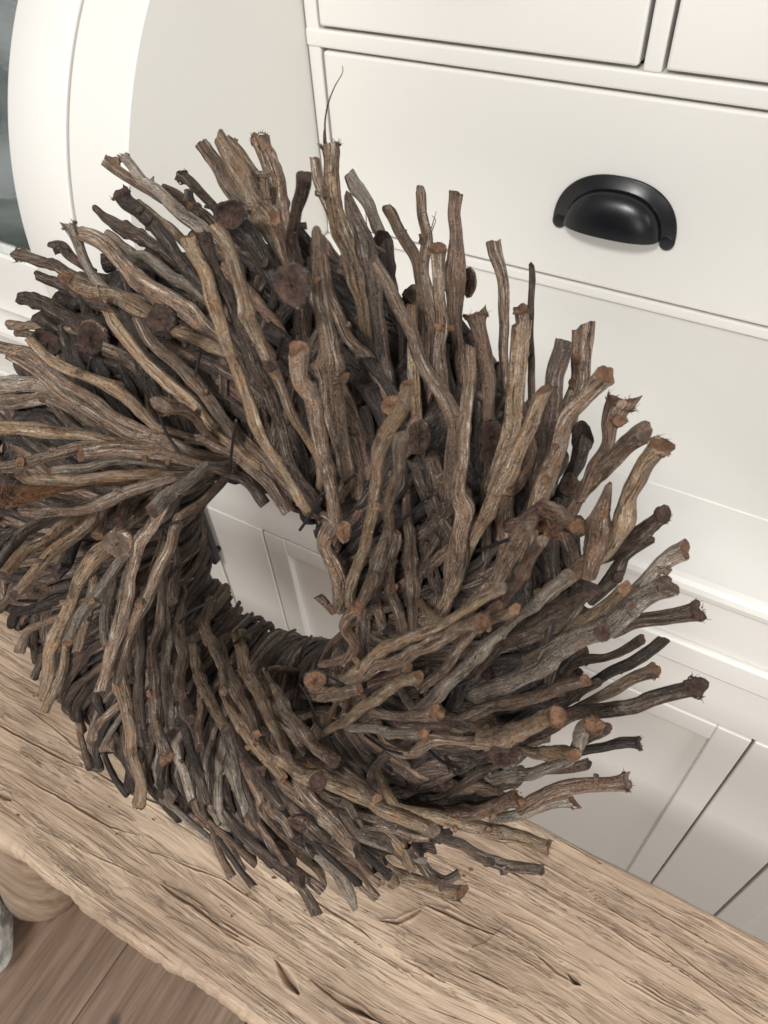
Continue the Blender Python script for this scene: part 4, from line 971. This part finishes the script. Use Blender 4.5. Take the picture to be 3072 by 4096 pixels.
def knob(tile, x, y, w, hh, h, bark, cut, hollow, seed):
    ox, oy = TILE[tile]; d = ray(ox+x/2, oy+y/2); du = d/np.linalg.norm(d)
    t = ((RC@M_)+h)/(du@M_); th = torus_hit(du[None], RT_+0.006)[0]
    if not np.isnan(th): t = min(t, th)
    c = du*t; s = t*(du@FW)/FPX
    rx, ry = w/4*s*0.92, hh/4*s*0.92
    ax = -du*0.62+M_*0.4+rng.normal(size=3)*0.26; ax /= np.linalg.norm(ax)
    xa = RT-ax*(RT@ax); xa /= np.linalg.norm(xa); ya = np.cross(ax, xa)
    rm = (rx+ry)/2; m = 30; r_ = np.random.default_rng(seed)
    prof_ = [(-1.5, 0.50), (-1.0, 0.74), (-0.5, 0.95), (-0.15, 1.02), (0.12, 1.0), (0.26, 0.93), (0.30, 0.84), (0.24, 0.70), (0.27, 0.52), (0.23, 0.34), (0.27, 0.17), (0.25, 0.0)]
    if hollow: prof_ = [(-1.6, 0.45), (-0.9, 0.70), (-0.3, 0.92), (0.2, 1.03), (0.36, 1.0), (0.30, 0.90), (0.0, 0.80), (-0.35, 0.62), (-0.55, 0.35), (-0.6, 0.0)]
    ph = r_.random(4)*6.28; V, sc = [], []
    for i, (z, r) in enumerate(prof_):
        for q in range(m):
            a = 2*math.pi*q/m
            k = 1+0.06*math.sin(2*a+ph[0])+0.05*math.sin(3*a+ph[1])+0.035*math.sin(7*a+ph[2]+z*4)+0.02*r_.normal()
            zz = z+0.05*r_.normal()*(1 if i > 3 else 0.4)
            zz += 0.10*r_.normal()*(i > 6)
            V.append(c+xa*rx*r*k*math.cos(a)+ya*ry*r*k*math.sin(a)+ax*rm*zz*0.75); sc.append((math.cos(a)*0.5*r, math.sin(a)*0.5*r, z*rm*4))
    n = len(prof_); F, mi = [], []; cutfrom = 5 if not hollow else 5
    for i in range(n-1):
        for q in range(m):
            F.append((i*m+q, i*m+(q+1) % m, (i+1)*m+(q+1) % m, (i+1)*m+q)); mi.append(1 if i >= cutfrom else 0)
    return twig_obj('root_knob', np.array(V), F, mi, np.array(sc), [SM[bark], cut])
for k, a in enumerate(KNOBS): knob(*a, seed=500+k)

# ------------------------------------------------------------------ twine, loose fibres
def strand(name, P, r, mat, parent, seed, sides=7):
    V, F, mi, sc, fr = tube(np.asarray(P), np.full(len(P), r) if np.isscalar(r) else r, sides, seed, rough=0.25, ragged=0, end='p')
    return twig_obj(name, V, F, mi, sc, [mat], parent)
for k, (tile, s) in enumerate(TWINES):
    pts = [tuple(float(v) for v in q.split(','))+(20.0,) for q in s.split()]
    P, R = lift(tile, pts, 0.078, 0.078, 18)
    strand('binding_twine', P, 0.00062, TWINE, wreath, 700+k)
def px_path(pts, h, n):
    Q = spline(np.array([(a, b, 0.0) for a, b in pts]), n); D = np.array([ray(a, b) for a, b, _ in Q])
    return D*(((RC@M_)+h)/(D@M_))[:, None]
def loose(pts, h, r0, r1):
    P = px_path(pts, h, 30); strand('loose_fibre', P, np.linspace(r0, r1, 30), FIBD, wreath, 333, 5)
loose([(1303, 590), (1300, 485), (1314, 409), (1339, 346), (1371, 287), (1369, 262)], .03, 0.00042, 0.00012)
loose([(1296, 590), (1294, 540), (1296, 515)], .03, 0.0003, 0.0001)
loose([(1550, 1264), (1580, 1290), (1597, 1330), (1600, 1380)], .03, 0.00014, 0.0001)
loose([(1721, 940), (1735, 905), (1742, 880), (1728, 862)], .0, 0.0002, 0.0001)
loose([(1725, 915), (1735, 880), (1745, 845)], .0, 0.0002, 0.0001)
loose([(1545, 1010), (1480, 960), (1461, 832)], .047, 0.0005, 0.0001)

# ------------------------------------------------------------------ inner ring and filling twigs
def ringpt(al, rho, h): return RC+(math.cos(al)*E1+math.sin(al)*E2)*rho+M_*h
def build_core():
    na, nt = 220, 40; V = []; sc = []
    al = np.linspace(0, 2*np.pi, na, endpoint=False); ps = np.linspace(0, 2*np.pi, nt, endpoint=False)
    Aa, Pp = np.meshgrid(al, ps, indexing='ij')
    r = 0.0475+0.005*(vnoise(Aa*60/6.283*2, Pp*6+Aa*8, 81)-0.5)+0.006*np.abs(np.sin(Pp*9+Aa*17))-0.003
    rho = RR+r*np.cos(Pp); h = r*np.sin(Pp)
    V = RC+(np.cos(Aa)[..., None]*E1+np.sin(Aa)[..., None]*E2)*rho[..., None]+M_*h[..., None]
    V = V.reshape(-1, 3); sc = np.stack([np.cos(Pp)*0.5*4, np.sin(Pp)*0.5*4, Aa*0.6], -1).reshape(-1, 3)
    i, j = np.meshgrid(np.arange(na), np.arange(nt), indexing='ij')
    F = np.stack([i*nt+j, i*nt+(j+1) % nt, ((i+1) % na)*nt+(j+1) % nt, ((i+1) % na)*nt+j], -1).reshape(-1, 4).tolist()
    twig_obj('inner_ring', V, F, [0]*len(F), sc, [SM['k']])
build_core()

def fill(al0, p0, p1, lay, L, swirl, seed):
    """one hidden-layer twig: along the tube from tube angle p0 (inner) to p1, then straight off"""
    r_ = np.random.default_rng(seed); rt = 0.0465+lay; pts = []
    for s in np.linspace(0, 1, 9):
        ps = p0+(p1-p0)*s; pts.append((RR+rt*math.cos(ps), rt*math.sin(ps)))
    d = np.array([math.sin(p1), -math.cos(p1)]) if p1 < p0 else np.array([-math.sin(p1), math.cos(p1)])
    d = d+np.array([0.15, r_.normal()*0.18]); d /= np.linalg.norm(d); cur = np.array(pts[-1]); w = r_.normal()*0.3
    for s in range(8):
        d = d+np.array([0, w*0.06]); d /= np.linalg.norm(d); cur = cur+d*L/8
        if cur[0] > (0.158 if not 2.5 < (al0+swirl) % (2*math.pi) < 4.2 else 0.126)+0.012*r_.random(): break
        pts.append(tuple(cur))
    n = len(pts); out = []; lim = 0.205
    for i, (rho, h) in enumerate(pts):
        s = i/(n-1); p = ringpt(al0+swirl*s+0.02*math.sin(s*7+seed), rho, h)
        if p[2] < ZB+0.008: p[2] = ZB+0.008+0.002*r_.random()
        if p[2] < ZT+0.01 and p[1] > 0.305: p[1] = 0.305
        if p[1] > 0.57: p[1] = 0.57
        out.append(p)
    return spline(np.array(out), 30)
def visible(P):
    """share of a twig's points inside the picture"""
    z = P@FW; x = W/2+FPX*(P@RT)/z; y = H/2-FPX*(P@UP)/z
    return ((x > -40) & (x < W) & (y > -40) & (y < H)).mean()
fills = []
r0 = np.random.default_rng(99)
NF = 210
for k in range(NF):                                    # front and outer side
    al = 2*math.pi*(k*0.618034 % 1); lay = float(r0.choice([0.0, 0.003, 0.006]))
    p0 = math.radians(r0.uniform(185, 250)); p1 = math.radians(r0.uniform(0, 95)); L = r0.uniform(0.010, 0.045)*(0.55 if -1.2 < (al+0.1+math.pi) % (2*math.pi)-math.pi < 2.0 else 1)
    fills.append((fill(al-0.3, p0, p1, lay, L, 0.34+r0.normal()*0.22, 3000+k), r0.uniform(0.0019, 0.0034), r0.choice(list('dkdkrkkkd')), 0))  # mostly dark barks, painting deep shade into the gaps between twigs
for k in range(130):                                    # long thin runners down the lower left, flowing on to the bench
    al = math.radians(r0.uniform(165, 320)); p0 = math.radians(r0.uniform(185, 240)); p1 = math.radians(r0.uniform(25, 100))
    fills.append((fill(al-0.35, p0, p1, float(r0.choice([0.004, 0.007, 0.010])), r0.uniform(0.025, 0.062), 0.40+r0.normal()*0.15, 7000+k), r0.uniform(0.0013, 0.0024), r0.choice(list('gdddkkkrdw')), 0))  # dark barks again, so shade between the strands is in the colour
for k in range(90):                                    # back side
    al = 2*math.pi*(k*0.618034 % 1); p0 = math.radians(-r0.uniform(120, 180)); p1 = math.radians(-r0.uniform(0, 70))
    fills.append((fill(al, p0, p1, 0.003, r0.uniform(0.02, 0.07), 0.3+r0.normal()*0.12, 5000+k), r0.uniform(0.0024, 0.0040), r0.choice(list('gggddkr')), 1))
budget = 300-ntw; order = sorted(range(len(fills)), key=lambda i: (fills[i][3], -(i >= NF)))
rest = {}
for k in order:
    P, r, bark, back = fills[k]
    R = r*(0.8+0.35*np.linspace(0, 1, len(P))**2); R *= 1+0.25*np.clip(np.linspace(0, 1, len(P))-0.92, 0, 1)/0.08
    V, F, mi, sc, fr = tube(P, R, 12, 2000+k, ragged=0.3)
    if budget > 0 and not back:
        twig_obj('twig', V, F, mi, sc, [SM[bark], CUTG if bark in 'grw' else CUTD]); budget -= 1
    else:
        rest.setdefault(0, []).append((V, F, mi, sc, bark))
def join_rest(lst):
    keys = sorted({b for *_, b in lst}); mats = []
    for b in keys: mats += [SM[b], CUTG if b in 'grw' else CUTD]
    V = np.vstack([a[0] for a in lst]); sc = np.vstack([a[3] for a in lst]); F, mi = [], []; o = 0
    for v, f, m, s, b in lst:
        F += [tuple(x+o for x in q) for q in f]; mi += [2*keys.index(b)+x for x in m]; o += len(v)
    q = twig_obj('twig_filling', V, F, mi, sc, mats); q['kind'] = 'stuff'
join_rest(rest[0])
def tuft(tile, x, y, dx, dy, h, n, mat, seed, wide=20):
    P, R = lift(tile, [(x, y, wide), (x+dx, y+dy, wide)], h+0.03, h+0.04, 6)
    ln = np.linalg.norm(P[-1]-P[0]); T = (P[-1]-P[0])/ln; N = np.cross(T, M_); N /= np.linalg.norm(N); B = np.cross(T, N)
    hairs('fibre_tuft', (P[0], T, N, B, float(R[0])), wreath, seed, n, ln, mat, 0.5, rim=False, thick=3.2)
for k, a in enumerate([('K', 560, 1180, -50, -150, .06, 60, 50), ('K', 690, 1190, 130, 60, .055, 80, 80), ('K', 760, 1220, 10, 120, .05, 80, 60), ('K', 330, 1250, 40, -120, .08, 60, 50),
                      ('N', 340, 1010, 110, 40, .10, 120, 90), ('N', 300, 1130, 30, 90, .095, 80, 60), ('H', 120, 1430, 60, 110, .11, 160, 110), ('H', 120, 1400, -60, 60, .11, 90, 90),
                      ('H', 440, 900, 50, -70, .13, 70, 70), ('H', 860, 640, 40, 90, .075, 70, 60), ('H', 130, 430, 20, 70, .075, 70, 50), ('B', 960, 1490, 60, 120, .085, 120, 110),
                      ('B', 900, 1500, 60, 180, .08, 110, 100), ('L', 1190, 700, 20, 60, .09, 50, 50), ('L', 250, 860, 80, 40, .105, 80, 70), ('F', 1420, 1110, 30, 40, .075, 40, 50),
                      ('J', 480, 180, 110, 40, .10, 110, 90), ('J', 400, 220, 60, 60, .095, 80, 60), ('I', 180, 340, -170, 60, .12, 160, 110), ('I', 900, 240, 180, -20, .10, 60, 40)]):
    tuft(a[0], a[1], a[2], a[3], a[4], a[5], a[6], FIB, 1500+k, a[7])
# thin fibre lying on the bench
def bench_fibre():
    Q = [px8(*p) for p in ((535, 785), (548, 742), (600, 722), (640, 690), (682, 648))]
    P = np.array([atZ(a, b, ZB+0.002) for a, b in Q]); P[2:, 2] += 0.002; P = spline(P, 24)
    V, F, mi, sc, fr = tube(P, np.linspace(0.0002, 0.0001, 24), 5, 5, 0.2, 0, end='p')
    o = mesh_obj('plant_fibre', V, F, FIBD, origin=P[0]); o['label'] = 'thin curved fibre lying loose on the bench in front of the wreath'; o['category'] = 'fibre'
bench_fibre()

def crumbs():
    V, F = [], []; r_ = np.random.default_rng(4)
    for k in range(46):
        p = atZ(*((r_.uniform(900, 1900), r_.uniform(3350, 3700)) if k % 2 else (r_.uniform(60, 1000), r_.uniform(2700, 3350))), ZB+0.0016); s = r_.uniform(0.0004, 0.0013)
        if p[1] > 0.18 or p[1] < 0.006: continue
        b = len(V); a = r_.random()*6.28
        for i in range(5): V.append(p+np.array([math.cos(a+i*1.26)*s*r_.uniform(.6, 2.2), math.sin(a+i*1.26)*s*r_.uniform(.5, 1.0), 0]))
        V.append(p+np.array([0, 0, s*0.9])); V.append(p-np.array([0, 0, s*0.6]))
        for i in range(5): F += [(b+i, b+(i+1) % 5, b+5), (b+(i+1) % 5, b+i, b+6)]
    o = mesh_obj('bark_crumbs', np.array(V), F, CUT, smooth=False, origin=(-0.2, 0.08, ZB)); o['kind'] = 'stuff'
    o['label'] = 'tiny bark crumbs scattered on the bench beside the wreath'; o['category'] = 'crumbs'
crumbs()
